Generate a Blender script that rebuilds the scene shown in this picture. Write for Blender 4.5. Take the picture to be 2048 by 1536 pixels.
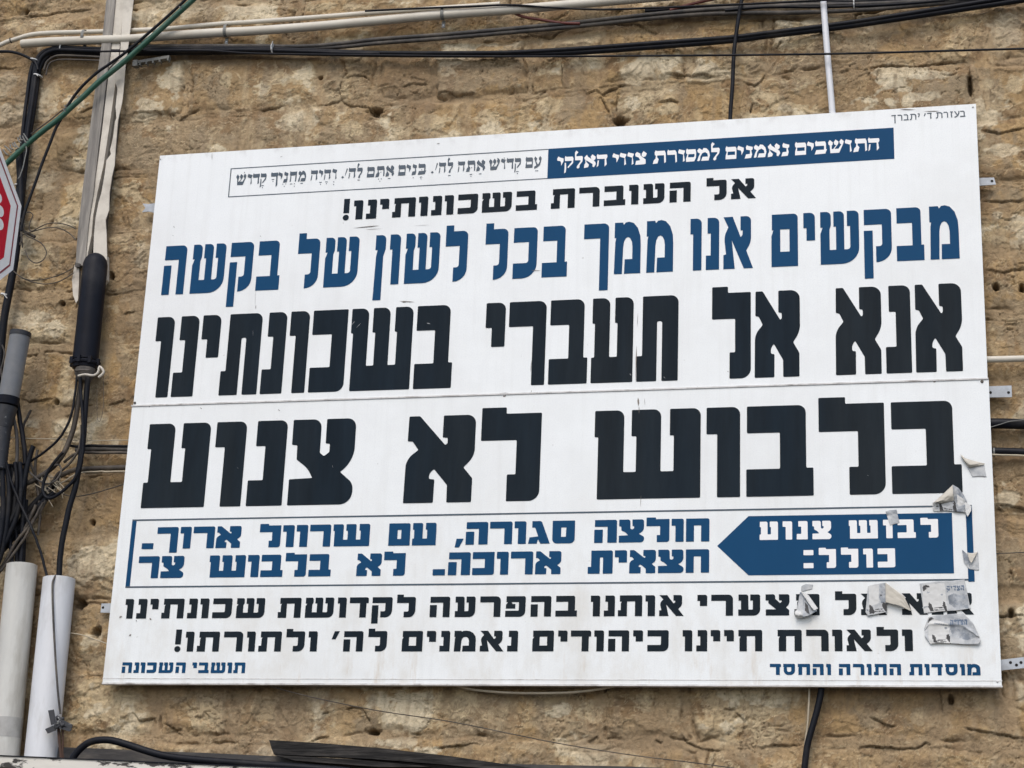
import bpy, bmesh, math, random
import numpy as np
from mathutils import Vector, Matrix
from mathutils.geometry import tessellate_polygon

# ------------------------------------------------------------------ camera, sky, sun, exposure
for o in list(bpy.data.objects):
    bpy.data.objects.remove(o)
SC = bpy.context.scene
COL = SC.collection
SIGN_X0, SIGN_Z0, SIGN_W, SIGN_H = -1.5, 2.56, 3.0, 1.9917      # lower left corner and size of the board (metres)
F_PX = 3719.52
RIGHT = Vector((0.9748636, 0.21939767, 0.03880242))
DOWN = Vector((-0.03229205, 0.31145058, -0.94971352))
FWD = Vector((-0.22044997, 0.92458813, 0.31070663))
CAM = Vector((2.82233271 + SIGN_X0, -5.93756318, -0.959795 + SIGN_Z0))
cd = bpy.data.cameras.new('camera')
cd.sensor_fit = 'HORIZONTAL'; cd.sensor_width = 36.0
cd.lens = F_PX / 2048 * 36.0
cd.clip_start = 0.05; cd.clip_end = 1000
cam = bpy.data.objects.new('camera', cd); COL.objects.link(cam)
m = Matrix.Identity(4)
for i in range(3):
    m[i][0], m[i][1], m[i][2], m[i][3] = RIGHT[i], -DOWN[i], -FWD[i], CAM[i]
cam.matrix_world = m
SC.camera = cam

SUN_EL, SUN_AZ = math.radians(50), math.radians(184)             # azimuth clockwise from +Y: bright haze above and in front of the wall
world = bpy.data.worlds.new('World'); SC.world = world
world.use_nodes = True
nt = world.node_tree
bg = nt.nodes['Background']
sky = nt.nodes.new('ShaderNodeTexSky'); sky.sky_type = 'NISHITA'; sky.sun_disc = False
sky.sun_elevation = SUN_EL; sky.sun_rotation = SUN_AZ
sky.air_density = 1.0; sky.dust_density = 2.5; sky.ozone_density = 0.6
nt.links.new(sky.outputs[0], bg.inputs[0]); bg.inputs[1].default_value = 0.150
sl = bpy.data.lights.new('sun', 'SUN'); sl.energy = 0.92; sl.angle = math.radians(26); sl.color = (1.0, 0.975, 0.95)
so = bpy.data.objects.new('sun', sl); COL.objects.link(so)
sd = Vector((math.sin(SUN_AZ) * math.cos(SUN_EL), math.cos(SUN_AZ) * math.cos(SUN_EL), math.sin(SUN_EL)))
so.rotation_euler = sd.to_track_quat('Z', 'Y').to_euler()
SC.view_settings.view_transform = 'Standard'; SC.view_settings.look = 'None'
SC.view_settings.exposure = 0.41; SC.view_settings.gamma = 1.0

# ------------------------------------------------------------------ helpers
def at(px, py, Y=0.0):
    """The point of the vertical plane y = Y that the photograph shows at pixel (px, py)."""
    d = FWD + RIGHT * ((px - 1024) / F_PX) + DOWN * ((py - 768) / F_PX)
    return CAM + d * ((Y - CAM.y) / d.y)

def tag(o, label=None, cat=None, group=None, kind=None):
    if label: o['label'] = label
    if cat: o['category'] = cat
    if group: o['group'] = group
    if kind: o['kind'] = kind
    return o

def empty(name, loc, label, cat, group=None):
    o = bpy.data.objects.new(name, None); COL.objects.link(o); o.location = loc
    o.empty_display_size = 0.1
    return tag(o, label, cat, group)

def link(name, verts, faces, mat, parent=None, smooth=False):
    me = bpy.data.meshes.new(name)
    me.from_pydata([tuple(v) for v in verts], [], [tuple(f) for f in faces])
    me.materials.append(mat)
    if smooth:
        me.polygons.foreach_set('use_smooth', [True] * len(me.polygons))
    me.update()
    o = bpy.data.objects.new(name, me); COL.objects.link(o)
    if parent:
        o.parent = parent
        o.matrix_parent_inverse = Matrix.Translation(-parent.location)
    return o

class MB:
    """Collects shapes that become one mesh."""
    def __init__(s): s.v = []; s.f = []
    def add(s, v, f):
        n = len(s.v); s.v += [Vector(p) for p in v]; s.f += [tuple(i + n for i in q) for q in f]
    def box(s, x0, x1, y0, y1, z0, z1):
        s.add([(x0,y0,z0),(x1,y0,z0),(x1,y1,z0),(x0,y1,z0),(x0,y0,z1),(x1,y0,z1),(x1,y1,z1),(x0,y1,z1)],
              [(0,3,2,1),(4,5,6,7),(0,1,5,4),(1,2,6,5),(2,3,7,6),(3,0,4,7)])
    def hexa(s, a, b):
        """a: four front points (counter-clockwise seen from the front), b: the four behind them."""
        s.add(list(a) + list(b), [(0,1,2,3),(7,6,5,4),(0,4,5,1),(1,5,6,2),(2,6,7,3),(3,7,4,0)])
    def prism(s, poly, depth, offset=Vector((0, 1, 0))):
        """Extrude a polygon (list of 3D points) along offset * depth."""
        n = len(poly); a = [Vector(p) for p in poly]; b = [p + offset * depth for p in a]
        tri = tessellate_polygon([a])
        s.add(a + b, [tuple(t) for t in tri] + [tuple(i + n for i in reversed(t)) for t in tri] +
              [(i, i + n, (i + 1) % n + n, (i + 1) % n) for i in range(n)])
    def tube(s, pts, r, sides=10, smooth=True, taper=None, wob=0.0, seed=0):
        P = [Vector(p) for p in pts]
        if smooth and len(P) > 2:
            Q = []
            for i in range(len(P) - 1):
                p0 = P[max(i-1, 0)]; p1 = P[i]; p2 = P[i+1]; p3 = P[min(i+2, len(P)-1)]
                n = max(3, min(14, int((p2 - p1).length / max(r * 2.5, 0.008))))
                for k in range(n):
                    t = k / n; t2 = t*t; t3 = t2*t
                    Q.append(0.5*((2*p1) + (p2-p0)*t + (2*p0-5*p1+4*p2-p3)*t2 + (3*p1-p0-3*p2+p3)*t3))
            Q.append(P[-1]); P = Q
        n0 = len(s.v); up = Vector((0, -1, 0)); rnd = random.Random(seed)
        if wob:
            for i in range(1, len(P)-1):
                P[i] = P[i] + Vector((rnd.gauss(0, wob), rnd.gauss(0, wob), rnd.gauss(0, wob)))
        prev = None
        for i, p in enumerate(P):
            t = (P[min(i+1, len(P)-1)] - P[max(i-1, 0)]).normalized()
            if prev is None:
                a = up.cross(t)
                if a.length < 1e-3: a = Vector((1, 0, 0)).cross(t)
                a.normalize()
            else:
                a = (prev - t * prev.dot(t)).normalized()
            prev = a; b = t.cross(a)
            rr = r if taper is None else r * (1 + (taper - 1) * i / (len(P) - 1))
            for k in range(sides):
                w = 2*math.pi*k/sides
                s.v.append(p + (a*math.cos(w) + b*math.sin(w)) * rr)
        for i in range(len(P)-1):
            for k in range(sides):
                q = n0 + i*sides; k2 = (k+1) % sides
                s.f.append((q+k, q+k2, q+sides+k2, q+sides+k))
        s.f.append(tuple(n0 + k for k in reversed(range(sides))))
        s.f.append(tuple(n0 + (len(P)-1)*sides + k for k in range(sides)))
    def lathe(s, a, b, profile, sides=28):
        """profile: (t along a->b in metres, radius)"""
        a = Vector(a); b = Vector(b); t = (b-a).normalized()
        u = Vector((0,-1,0)).cross(t)
        if u.length < 1e-3: u = Vector((1,0,0)).cross(t)
        u.normalize(); w = t.cross(u); n0 = len(s.v)
        for (d, r) in profile:
            for k in range(sides):
                g = 2*math.pi*k/sides
                s.v.append(a + t*d + (u*math.cos(g) + w*math.sin(g))*r)
        for i in range(len(profile)-1):
            for k in range(sides):
                q = n0+i*sides; k2 = (k+1) % sides
                s.f.append((q+k, q+k2, q+sides+k2, q+sides+k))
        s.f.append(tuple(n0+k for k in reversed(range(sides))))
        s.f.append(tuple(n0+(len(profile)-1)*sides+k for k in range(sides)))
    def build(s, name, mat, parent=None, smooth=False, angle=None):
        o = link(name, s.v, s.f, mat, parent, smooth)
        if angle:
            o.data.polygons.foreach_set('use_smooth', [True]*len(o.data.polygons))
            o.data.set_sharp_from_angle(angle=math.radians(angle))
        return o

def material(name, color, rough=0.6, var=0.15, vscale=12.0, bump=0.2, bscale=60.0, color2=None, mixscale=5.0, mix=(0.45, 0.65), spec=0.5, stretch=None, coat=0.0, bdist=0.004):
    """Principled surface with two scales of colour variation, a second colour in patches and a fine relief."""
    mt = bpy.data.materials.new(name); mt.use_nodes = True
    n = mt.node_tree.nodes; L = mt.node_tree.links
    bs = n['Principled BSDF']
    tc = n.new('ShaderNodeTexCoord'); src = tc.outputs['Object']
    if stretch:
        mp = n.new('ShaderNodeMapping'); mp.inputs['Scale'].default_value = stretch
        L.new(src, mp.inputs[0]); src = mp.outputs[0]
    base = n.new('ShaderNodeRGB'); base.outputs[0].default_value = (*color, 1)
    cur = base.outputs[0]
    if color2:
        nz = n.new('ShaderNodeTexNoise'); nz.inputs['Scale'].default_value = mixscale; nz.inputs['Detail'].default_value = 6
        nz.inputs['Roughness'].default_value = 0.65
        L.new(src, nz.inputs['Vector'])
        mr = n.new('ShaderNodeMapRange'); mr.inputs[1].default_value = mix[0]; mr.inputs[2].default_value = mix[1]
        L.new(nz.outputs[0], mr.inputs[0])
        mx = n.new('ShaderNodeMix'); mx.data_type = 'RGBA'
        L.new(mr.outputs[0], mx.inputs[0]); L.new(cur, mx.inputs[6]); mx.inputs[7].default_value = (*color2, 1)
        cur = mx.outputs[2]
    if var:
        nz = n.new('ShaderNodeTexNoise'); nz.inputs['Scale'].default_value = vscale; nz.inputs['Detail'].default_value = 8
        nz.inputs['Roughness'].default_value = 0.7
        L.new(src, nz.inputs['Vector'])
        mr = n.new('ShaderNodeMapRange'); mr.inputs[1].default_value = 0.25; mr.inputs[2].default_value = 0.75
        mr.inputs[3].default_value = 1 - var; mr.inputs[4].default_value = 1 + var
        L.new(nz.outputs[0], mr.inputs[0])
        hs = n.new('ShaderNodeHueSaturation'); L.new(cur, hs.inputs['Color']); L.new(mr.outputs[0], hs.inputs['Value'])
        cur = hs.outputs[0]
    L.new(cur, bs.inputs['Base Color'])
    bs.inputs['Roughness'].default_value = rough
    bs.inputs['Specular IOR Level'].default_value = spec
    if coat: bs.inputs['Coat Weight'].default_value = coat
    if bump:
        nz = n.new('ShaderNodeTexNoise'); nz.inputs['Scale'].default_value = bscale; nz.inputs['Detail'].default_value = 6
        L.new(src, nz.inputs['Vector'])
        bp = n.new('ShaderNodeBump'); bp.inputs['Strength'].default_value = bump; bp.inputs['Distance'].default_value = bdist
        L.new(nz.outputs[0], bp.inputs['Height']); L.new(bp.outputs[0], bs.inputs['Normal'])
    return mt

M = {}
def panel_material():
    """White coated sheet: fine grain, faint rain streaks, dirt along the lower part and brown drips."""
    mt = material('white_panel', (0.80, 0.825, 0.812), 0.34, var=0.035, vscale=9, bump=0.04, bscale=5, color2=(0.745, 0.762, 0.742), mixscale=1.7)
    n = mt.node_tree.nodes; L = mt.node_tree.links; bs = n['Principled BSDF']
    cur = bs.inputs['Base Color'].links[0].from_socket; tc = n['Texture Coordinate'].outputs['Object']
    def layer(scale, stretch, lo, hi, color, amount, detail=5, zfade=None):
        nonlocal cur
        mp = n.new('ShaderNodeMapping'); mp.inputs['Scale'].default_value = stretch; L.new(tc, mp.inputs[0])
        nz = n.new('ShaderNodeTexNoise'); nz.inputs['Scale'].default_value = scale; nz.inputs['Detail'].default_value = detail; nz.inputs['Roughness'].default_value = .65; L.new(mp.outputs[0], nz.inputs['Vector'])
        mr = n.new('ShaderNodeMapRange'); mr.inputs[1].default_value = lo; mr.inputs[2].default_value = hi; mr.inputs[4].default_value = amount; L.new(nz.outputs[0], mr.inputs[0])
        fac = mr.outputs[0]
        if zfade:
            sx = n.new('ShaderNodeSeparateXYZ'); L.new(tc, sx.inputs[0])
            zr = n.new('ShaderNodeMapRange'); zr.inputs[1].default_value, zr.inputs[2].default_value = zfade; L.new(sx.outputs[2], zr.inputs[0])
            mu = n.new('ShaderNodeMath'); mu.operation = 'MULTIPLY'; L.new(fac, mu.inputs[0]); L.new(zr.outputs[0], mu.inputs[1]); fac = mu.outputs[0]
        mx = n.new('ShaderNodeMix'); mx.data_type = 'RGBA'; L.new(fac, mx.inputs[0]); L.new(cur, mx.inputs[6]); mx.inputs[7].default_value = (*color, 1); cur = mx.outputs[2]
    layer(260, (1, 1, 1), .45, .75, (.66, .68, .70), .55, 2)                   # grain
    layer(34, (1, 1, .04), .50, .78, (.62, .63, .605), .34)                      # rain streaks
    layer(45, (1, 1, 1), .70, .76, (.33, .31, .28), .55, 3)                     # specks
    layer(9, (1, 1, .5), .46, .72, (.56, .52, .44), .62, 6, (3.35, 2.56))       # grime towards the bottom edge
    layer(22, (1, 1, .16), .56, .72, (.47, .35, .21), .55, 6, (2.74, 2.58))     # brown drips
    layer(14, (1, 1, .8), .50, .66, (.40, .38, .36), .55, 7, (4.515, 4.56))     # dirt along the top edge
    L.new(cur, bs.inputs['Base Color'])
    return mt
M['white_panel'] = panel_material()
M['black_vinyl'] = material('black_vinyl', (0.0095, 0.0165, 0.024), 0.24, var=0.35, vscale=14, bump=0.05, bscale=9, stretch=(1, 1, 0.12), spec=0.06, color2=(0.015, 0.020, 0.024), mixscale=1.6, mix=(0.42, 0.62))  # bluish vertical streaks in the colour stand in for reflections on the film
M['blue_vinyl'] = material('blue_vinyl', (0.0075, 0.057, 0.138), 0.28, var=0.05, vscale=9, bump=0.03, bscale=9, stretch=(1, 1, 0.3), spec=0.07)
M['white_vinyl'] = material('white_vinyl', (0.80, 0.80, 0.79), 0.36, var=0.04, bump=0)
M['slate_vinyl'] = material('slate_vinyl', (0.035, 0.060, 0.085), 0.34, var=0.06, bump=0)
M['seam'] = material('seam', (0.62, 0.61, 0.59), 0.5, var=0.2, vscale=30, bump=0.2, color2=(0.30, 0.28, 0.26), mixscale=14, mix=(0.5, 0.7))
M['slate_scratch'] = material('slate_scratch', (0.30, 0.31, 0.32), 0.5, var=0.2, bump=0)
M['grime'] = material('grime', (0.17, 0.15, 0.13), 0.7, var=0.4, vscale=50, bump=0)
M['galvanised'] = material('galvanised', (0.42, 0.45, 0.48), 0.42, var=0.15, vscale=30, bump=0.1, color2=(0.33, 0.35, 0.37), mixscale=22)
M['dark_hole'] = material('dark_hole', (0.012, 0.010, 0.009), 0.9, var=0, bump=0)
M['cream_pvc'] = material('cream_pvc', (0.60, 0.56, 0.47), 0.55, var=0.10, vscale=14, bump=0.15, bscale=40, color2=(0.46, 0.41, 0.33), mixscale=7, mix=(0.48, 0.75))
M['white_pvc'] = material('white_pvc', (0.69, 0.70, 0.71), 0.45, var=0.09, vscale=12, bump=0.05, stretch=(1, 1, 0.3), color2=(0.46, 0.45, 0.43), mixscale=9, mix=(0.52, 0.76))
M['beige_pvc'] = material('beige_pvc', (0.60, 0.59, 0.54), 0.52, var=0.14, vscale=12, bump=0.08, stretch=(1, 1, 0.25), color2=(0.37, 0.345, 0.29), mixscale=9, mix=(0.48, 0.72))
M['grey_pvc'] = material('grey_pvc', (0.20, 0.205, 0.21), 0.5, var=0.12, vscale=14, bump=0.1, color2=(0.27, 0.265, 0.25), mixscale=6)
M['black_cable'] = material('black_cable', (0.0085, 0.0095, 0.013), 0.45, var=0.3, vscale=25, bump=0.15, color2=(0.035, 0.032, 0.029), mixscale=9, mix=(0.5, 0.8), spec=0.15)
M['dusty_cable'] = material('dusty_cable', (0.050, 0.046, 0.043), 0.75, var=0.35, vscale=25, bump=0.3, color2=(0.15, 0.13, 0.105), mixscale=10, mix=(0.45, 0.75))
M['brown_cable'] = material('brown_cable', (0.050, 0.041, 0.033), 0.7, var=0.3, vscale=25, bump=0.3, color2=(0.14, 0.115, 0.085), mixscale=12, mix=(0.45, 0.7))
M['thin_cream'] = material('thin_cream', (0.42, 0.36, 0.26), 0.6, var=0.2, bump=0.1)
M['closure_black'] = material('closure_black', (0.009, 0.0105, 0.016), 0.50, var=0.25, vscale=15, bump=0.15, bscale=30, color2=(0.035, 0.035, 0.038), mixscale=5, mix=(0.52, 0.85), spec=0.12)
M['green_hose'] = material('green_hose', (0.018, 0.085, 0.052), 0.45, var=0.15, vscale=20, bump=0.15, color2=(0.05, 0.11, 0.075), mixscale=8, mix=(0.5, 0.8))
M['red_cable'] = material('red_cable', (0.13, 0.028, 0.020), 0.5, var=0.2, bump=0.1)
M['tie_white'] = material('tie_white', (0.62, 0.62, 0.60), 0.5, var=0.05, bump=0)
M['tie_grey'] = material('tie_grey', (0.17, 0.17, 0.155), 0.6, var=0.2, bump=0.1)
M['wood_grey'] = material('wood_grey', (0.20, 0.185, 0.165), 0.85, var=0.35, vscale=9, bump=0.5, bscale=14, stretch=(9, 9, 0.7), color2=(0.32, 0.295, 0.255), mixscale=5)
M['trunking'] = material('trunking', (0.60, 0.555, 0.47), 0.6, var=0.12, vscale=14, bump=0.2, color2=(0.38, 0.34, 0.28), mixscale=8, mix=(0.47, 0.7))
M['trunking_shade'] = material('trunking_shade', (0.085, 0.075, 0.06), 0.8, var=0.2, bump=0.2)  # shade inside the cream channel, painted as a dark brown
M['charred_wood'] = material('charred_wood', (0.020, 0.019, 0.018), 0.8, var=0.5, vscale=12, bump=0.7, bscale=16, stretch=(0.8, 8, 9), color2=(0.055, 0.050, 0.045), mixscale=6, mix=(0.45, 0.7), spec=0.15)
M['bitumen'] = material('bitumen', (0.055, 0.052, 0.050), 0.85, var=0.35, vscale=10, bump=0.5, bscale=22, stretch=(0.8, 4, 4), color2=(0.12, 0.105, 0.085), mixscale=5, mix=(0.5, 0.75))
M['peeling_paint'] = material('peeling_paint', (0.66, 0.63, 0.56), 0.55, var=0.08, bump=0.5, bscale=24, color2=(0.035, 0.030, 0.026), mixscale=11, mix=(0.555, 0.585), stretch=(0.45, 1, 1.3))
M['paper_back'] = material('paper_back', (0.53, 0.495, 0.42), 0.85, var=0.12, vscale=18, bump=0.35, bscale=30, bdist=0.008)
M['paper_print'] = material('paper_print', (0.50, 0.51, 0.505), 0.7, var=0.18, vscale=30, bump=0.35, bscale=24, color2=(0.27, 0.295, 0.32), mixscale=16, mix=(0.48, 0.70), bdist=0.008)
M['paper_grey'] = material('paper_grey', (0.19, 0.215, 0.245), 0.7, var=0.35, vscale=30, bump=0.25, color2=(0.45, 0.465, 0.47), mixscale=26, mix=(0.42, 0.62))
M['ink'] = material('ink', (0.045, 0.045, 0.045), 0.7, var=0.3, vscale=40, bump=0)
M['ink_blue'] = material('ink_blue', (0.10, 0.14, 0.20), 0.7, var=0.2, vscale=40, bump=0)
M['stop_red'] = material('stop_red', (0.58, 0.010, 0.030), 0.5, var=0.08, bump=0.03, spec=0.15)
M['stop_line'] = material('stop_line', (0.24, 0.02, 0.035), 0.4, var=0.05, bump=0)
M['stop_white'] = material('stop_white', (0.88, 0.87, 0.85), 0.45, var=0.07, bump=0.03)
M['rust'] = material('rust', (0.075, 0.040, 0.026), 0.85, var=0.4, vscale=40, bump=0.4)
M['tape_grey'] = material('tape_grey', (0.45, 0.44, 0.41), 0.5, var=0.15, bump=0.25, color2=(0.30, 0.29, 0.265), mixscale=12)
M['tape_black'] = material('tape_black', (0.030, 0.031, 0.035), 0.55, var=0.3, vscale=30, bump=0.5, bscale=40, color2=(0.24, 0.24, 0.23), mixscale=40, mix=(0.62, 0.68))

# ------------------------------------------------------------------ ground
g = MB(); g.add([(-120, -120, 0), (120, -120, 0), (120, 120, 0), (-120, 120, 0)], [(0, 1, 2, 3)])
M['asphalt'] = material('asphalt', (0.06, 0.058, 0.055), 0.9, var=0.3, vscale=3, bump=0.4, bscale=80)
tag(g.build('road', M['asphalt']), 'dark asphalt road in front of the stone wall', 'road', kind='structure')

# ------------------------------------------------------------------ the stone wall
WALL_Y = 0.062
def _hash(ix, iy, seed):
    h = (ix.astype(np.int64) * 374761393 + iy.astype(np.int64) * 668265263 + seed * 1442695041) & 0xffffffff
    h = ((h ^ (h >> 13)) * 1274126177) & 0xffffffff
    return (h ^ (h >> 16)) & 0xffffffff
def perlin(x, y, seed=0):
    ix = np.floor(x).astype(np.int64); iy = np.floor(y).astype(np.int64)
    fx = x - ix; fy = y - iy
    def gr(dx, dy):
        a = _hash(ix+dx, iy+dy, seed).astype(np.float64) * (2*np.pi/4294967296.0)
        return np.cos(a)*(fx-dx) + np.sin(a)*(fy-dy)
    u = fx*fx*fx*(fx*(fx*6-15)+10); v = fy*fy*fy*(fy*(fy*6-15)+10)
    a = gr(0,0); b = gr(1,0); c = gr(0,1); d = gr(1,1)
    return (a + u*(b-a) + v*((c + u*(d-c)) - (a + u*(b-a)))) * 1.5
def fbm(x, y, seed=0, oct=4, gain=0.5):
    s = np.zeros_like(x); a = 1.0; f = 1.0; t = 0
    for i in range(oct):
        s += a*perlin(x*f, y*f, seed+i*17); t += a; a *= gain; f *= 2.03
    return s/t
def ridged(x, y, seed=0, oct=4, gain=0.5):
    s = np.zeros_like(x); a = 1.0; f = 1.0; t = 0
    for i in range(oct):
        s += a*(1-np.abs(perlin(x*f, y*f, seed+i*23))*1.6); t += a; a *= gain; f *= 2.1
    return s/t
def sstep(a, b, x):
    t = np.clip((x-a)/(b-a), 0, 1); return t*t*(3-2*t)

# open cracks between and across the blocks, and pale broken faces, as the photograph shows them
CRACKS = [
 [(40,29),(57,32),(75,31),(95,30),(110,24),(145,21),(175,19),(190,14)], [(-20,135),(0,134),(45,133)], [(262,227),(295,226),(315,224),(330,229)], [(342,240),(340,230),(350,226)], [(355,242),(372,232),(400,217)], [(160,228),(190,215)],
 [(512,220),(545,216),(575,209)], [(617,212),(642,210),(672,205),(682,198),(687,205),(712,212),(730,213),(757,221),(782,209)], [(684,160),(707,150),(732,152),(742,165)], [(691,117),(692,147),(684,160)], [(684,200),(677,180),(684,160)],
 [(732,213),(745,224),(760,237)], [(804,175),(827,165),(862,171)], [(869,192),(887,186),(915,192),(940,190),(960,187)], [(1076,192),(1094,175)], [(1121,120),(1124,150),(1124,175)],
 [(1159,172),(1174,185),(1192,180),(1204,189),(1221,180),(1239,172),(1249,169),(1279,172)], [(1199,190),(1212,212),(1224,237)], [(1236,175),(1234,205),(1234,240)], [(1324,147),(1356,150),(1386,152),(1454,151)], [(1486,160),(1509,175),(1534,145)], [(1311,207),(1344,200),(1359,204)], [(1499,232),(1504,207)],
 [(1010,72),(1060,72),(1104,74),(1115,64),(1150,52),(1210,46),(1270,48),(1292,56),(1312,66),(1325,58)], [(1701,129),(1731,142),(1743,135),(1761,130),(1776,132),(1840,132),(1865,127),(1930,123),(1940,130)], [(1756,138),(1753,168)], [(1741,145),(1742,165)], [(1938,128),(1941,160),(1940,195)], [(1561,80),(1552,100)],
 [(1958,262),(1998,266),(2060,257)], [(1962,402),(2000,404),(2060,402)], [(1966,540),(2008,544),(2060,535)], [(1991,963),(1996,1011),(2003,1025)], [(1986,1006),(2018,1012),(2060,1027)], [(2020,1140),(2029,1164)], [(1985,1235),(2060,1230)],
 [(1711,1504),(1721,1494),(1761,1492),(1798,1496),(1831,1499),(1851,1484),(1868,1494)], [(1536,1490),(1568,1492),(1608,1487)], [(1881,1377),(1883,1400),(1886,1427)], [(1731,1430),(1752,1442),(1776,1450),(1793,1452)], [(1920,1455),(1973,1465),(2060,1479)], [(1447,1417),(1474,1420)], [(1471,1424),(1491,1444)], [(1309,1479),(1326,1484)],
 [(1356,1460),(1374,1484),(1399,1494),(1429,1502),(1449,1500)], [(1429,1502),(1424,1540)], [(1174,1484),(1184,1480),(1196,1472)], [(642,1427),(657,1424)], [(687,1422),(705,1416),(727,1419),(738,1438),(744,1452)], [(617,1484),(640,1476),(662,1472)], [(857,1494),(887,1497),(922,1492),(942,1487),(987,1492)],
 [(260,1422),(282,1442),(315,1434)], [(325,1445),(348,1458),(370,1472)], [(247,631),(255,625),(270,622)], [(210,811),(229,806),(242,802),(249,795)], [(1850,1180),(1990,1182)], [(36,793),(55,803),(70,800),(120,796)]]
PALE = [(865,245,45,22,1),(970,235,36,17,1),(600,246,52,30,2),(705,262,28,26,1),(300,60,42,20,1),(425,30,60,17,1),(640,15,52,14,1),(722,15,46,14,1),(1050,88,42,15,2),(1165,76,60,18,1),(1095,215,34,28,1),(1300,182,36,24,1),(1335,218,26,16,1),
 (1850,152,55,15,2),(1848,197,46,12,2),(2015,60,42,44,2),(2025,165,20,32,1),(1972,172,22,18,1),(2010,300,38,15,2),(2000,478,30,17,1),(1995,430,10,9,2),(2036,450,16,9,1),(22,172,32,36,2),(108,190,18,40,1),(142,150,16,22,1),(105,58,40,24,1),(18,42,24,22,1),(92,362,50,30,2),(60,640,60,26,2),(72,692,48,42,1),(92,842,46,24,2),(228,818,26,12,1),(222,886,20,10,2),
 (255,120,26,34,1),(455,165,14,24,1),(420,1420,52,24,1),(530,1420,30,30,1),(905,1408,60,36,1),(620,1495,60,10,2),(800,1486,56,12,2),(1182,1420,34,26,1),(1060,1492,40,18,1),(1290,1400,30,24,1),(1850,1430,30,20,1),(1600,240,40,12,1),(560,150,22,26,1),(1470,35,80,10,1),(250,470,28,30,1),(195,1330,26,20,1),(240,1395,40,20,1)]
def build_wall():
    xs = np.concatenate([np.linspace(-9, -2.6, 40, endpoint=False), np.arange(-2.6, 1.98, 0.0034), np.linspace(1.98, 9, 45)])
    zs = np.concatenate([np.linspace(-0.05, 2.05, 16, endpoint=False), np.arange(2.05, 5.55, 0.0034), np.linspace(5.55, 7.2, 14)])
    X, Z = np.meshgrid(xs, zs)
    rnd = np.random.RandomState(7)
    wx = X + 0.055*fbm(X*2.2, Z*2.6, 1, 3) + 0.014*fbm(X*9, Z*9, 2, 4)
    wz = Z + 0.030*fbm(X*1.5, Z*2.0, 3, 3) + 0.014*fbm(X*7, Z*7, 4, 4)
    zj = at(1160, 176, WALL_Y).z
    zb = zj + 0.236*np.arange(-22, 14) + rnd.uniform(-0.012, 0.012, 36)
    ci = np.clip(np.searchsorted(zb, wz.ravel()).reshape(wz.shape) - 1, 0, len(zb)-2)
    dz = np.minimum(wz - zb[ci], zb[ci+1] - wz)
    dx = np.zeros_like(X); sid = np.zeros(X.shape, np.int64)
    for c in range(len(zb)-1):
        mk = ci == c
        if not mk.any(): continue
        b = [-9.5 + rnd.uniform(0, .3)]
        while b[-1] < 9.5: b.append(b[-1] + rnd.choice([rnd.uniform(.20, .32), rnd.uniform(.32, .58)]))
        b = np.array(b); w = wx[mk] + 0.02*np.sin(c*3.1)
        k = np.clip(np.searchsorted(b, w)-1, 0, len(b)-2)
        dx[mk] = np.minimum(w-b[k], b[k+1]-w); sid[mk] = c*211 + k
    rv = lambda s: (_hash(sid, sid*0+s, 99).astype(np.float64)/4294967296.0)
    r1, r2, r3, r4, r5 = rv(1), rv(2), rv(3), rv(4), rv(5)
    d = np.minimum(dx*1.0, dz) + 0.016*fbm(X*12, Z*12, 5, 4)
    w = 0.012 + 0.034*np.clip(fbm(X*1.7, Z*1.7, 6, 2)+0.30, 0, 1)
    t = sstep(w-0.012, w+0.016, d)
    flush = sstep(-.22, .12, fbm(X*1.9+7, Z*2.3, 7, 3))            # where mortar has been smeared level with the stones
    # rock face: flakes (terraces of a warped noise), ridges, pillow
    ang = (r1-0.5)*1.2
    u = X*np.cos(ang) - Z*np.sin(ang); v = (X*np.sin(ang) + Z*np.cos(ang))
    off = r2*57.0
    qx = u + 0.08*fbm(u*6, v*6, 31, 3); qz = v + 0.08*fbm(u*6+9, v*6+4, 32, 3)
    f1 = fbm(qx*4.0+off, qz*6.5, 8, 5, 0.55)
    f1 += .05*fbm(X*30, Z*30, 70, 3)
    lv = f1*4.2 + 10
    fl = np.floor(lv); fr = lv - fl
    terr = (fl + sstep(0.90, 1.0, fr) + .25*fr - 10)/4.2
    f2 = ridged(qx*10+off, qz*14, 12, 4, 0.55)
    f3 = fbm(X*38, Z*42, 14, 4, 0.6)
    rough = 0.65 + 0.85*r3
    fsc = fbm(X*8+.5*fbm(X*5, Z*5, 61, 2), Z*11, 60, 5, .6)*3.4 + 10
    terr2 = (np.floor(fsc) + sstep(.88, 1.0, fsc-np.floor(fsc)) + .2*(fsc-np.floor(fsc)) - 10)/3.4
    calm = sstep(-.15, .2, fbm(X*2.7, Z*3.1, 71, 2))               # smooth dressed or smeared places
    f4 = fbm(X*90, Z*90, 62, 3, .65)
    stone = 0.002 + 0.016*r4 + (1-np.exp(-np.maximum(d, 0)/0.030))*0.006 + rough*(0.0165*terr + 0.0075*terr2*(1-.7*calm) + 0.0035*(f2-0.6)*(1-calm)) + 0.0030*f3*(1-.6*calm) + .0011*f4
    mort = 0.005 + 0.007*fbm(X*5, Z*5, 15, 4) + 0.006*terr2*(1-.7*calm) + 0.0028*fbm(X*30, Z*30, 16, 4, 0.6) + .0011*f4
    tg = t + (1-t)*flush*.55
    h = mort*(1-tg) + stone*tg
    # open gaps along some joints and hair cracks across the faces
    gap = sstep(0.02, 0.14, fbm(X*4.5, Z*4.5, 18, 3))*(1-.7*flush)*.55
    g1 = np.exp(-((d-w*0.70)/0.0040)**2)*gap*(.25+.75*sstep(-.12,.10,fbm(X*13, Z*13, 72, 3)))
    h -= 0.024*g1
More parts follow.
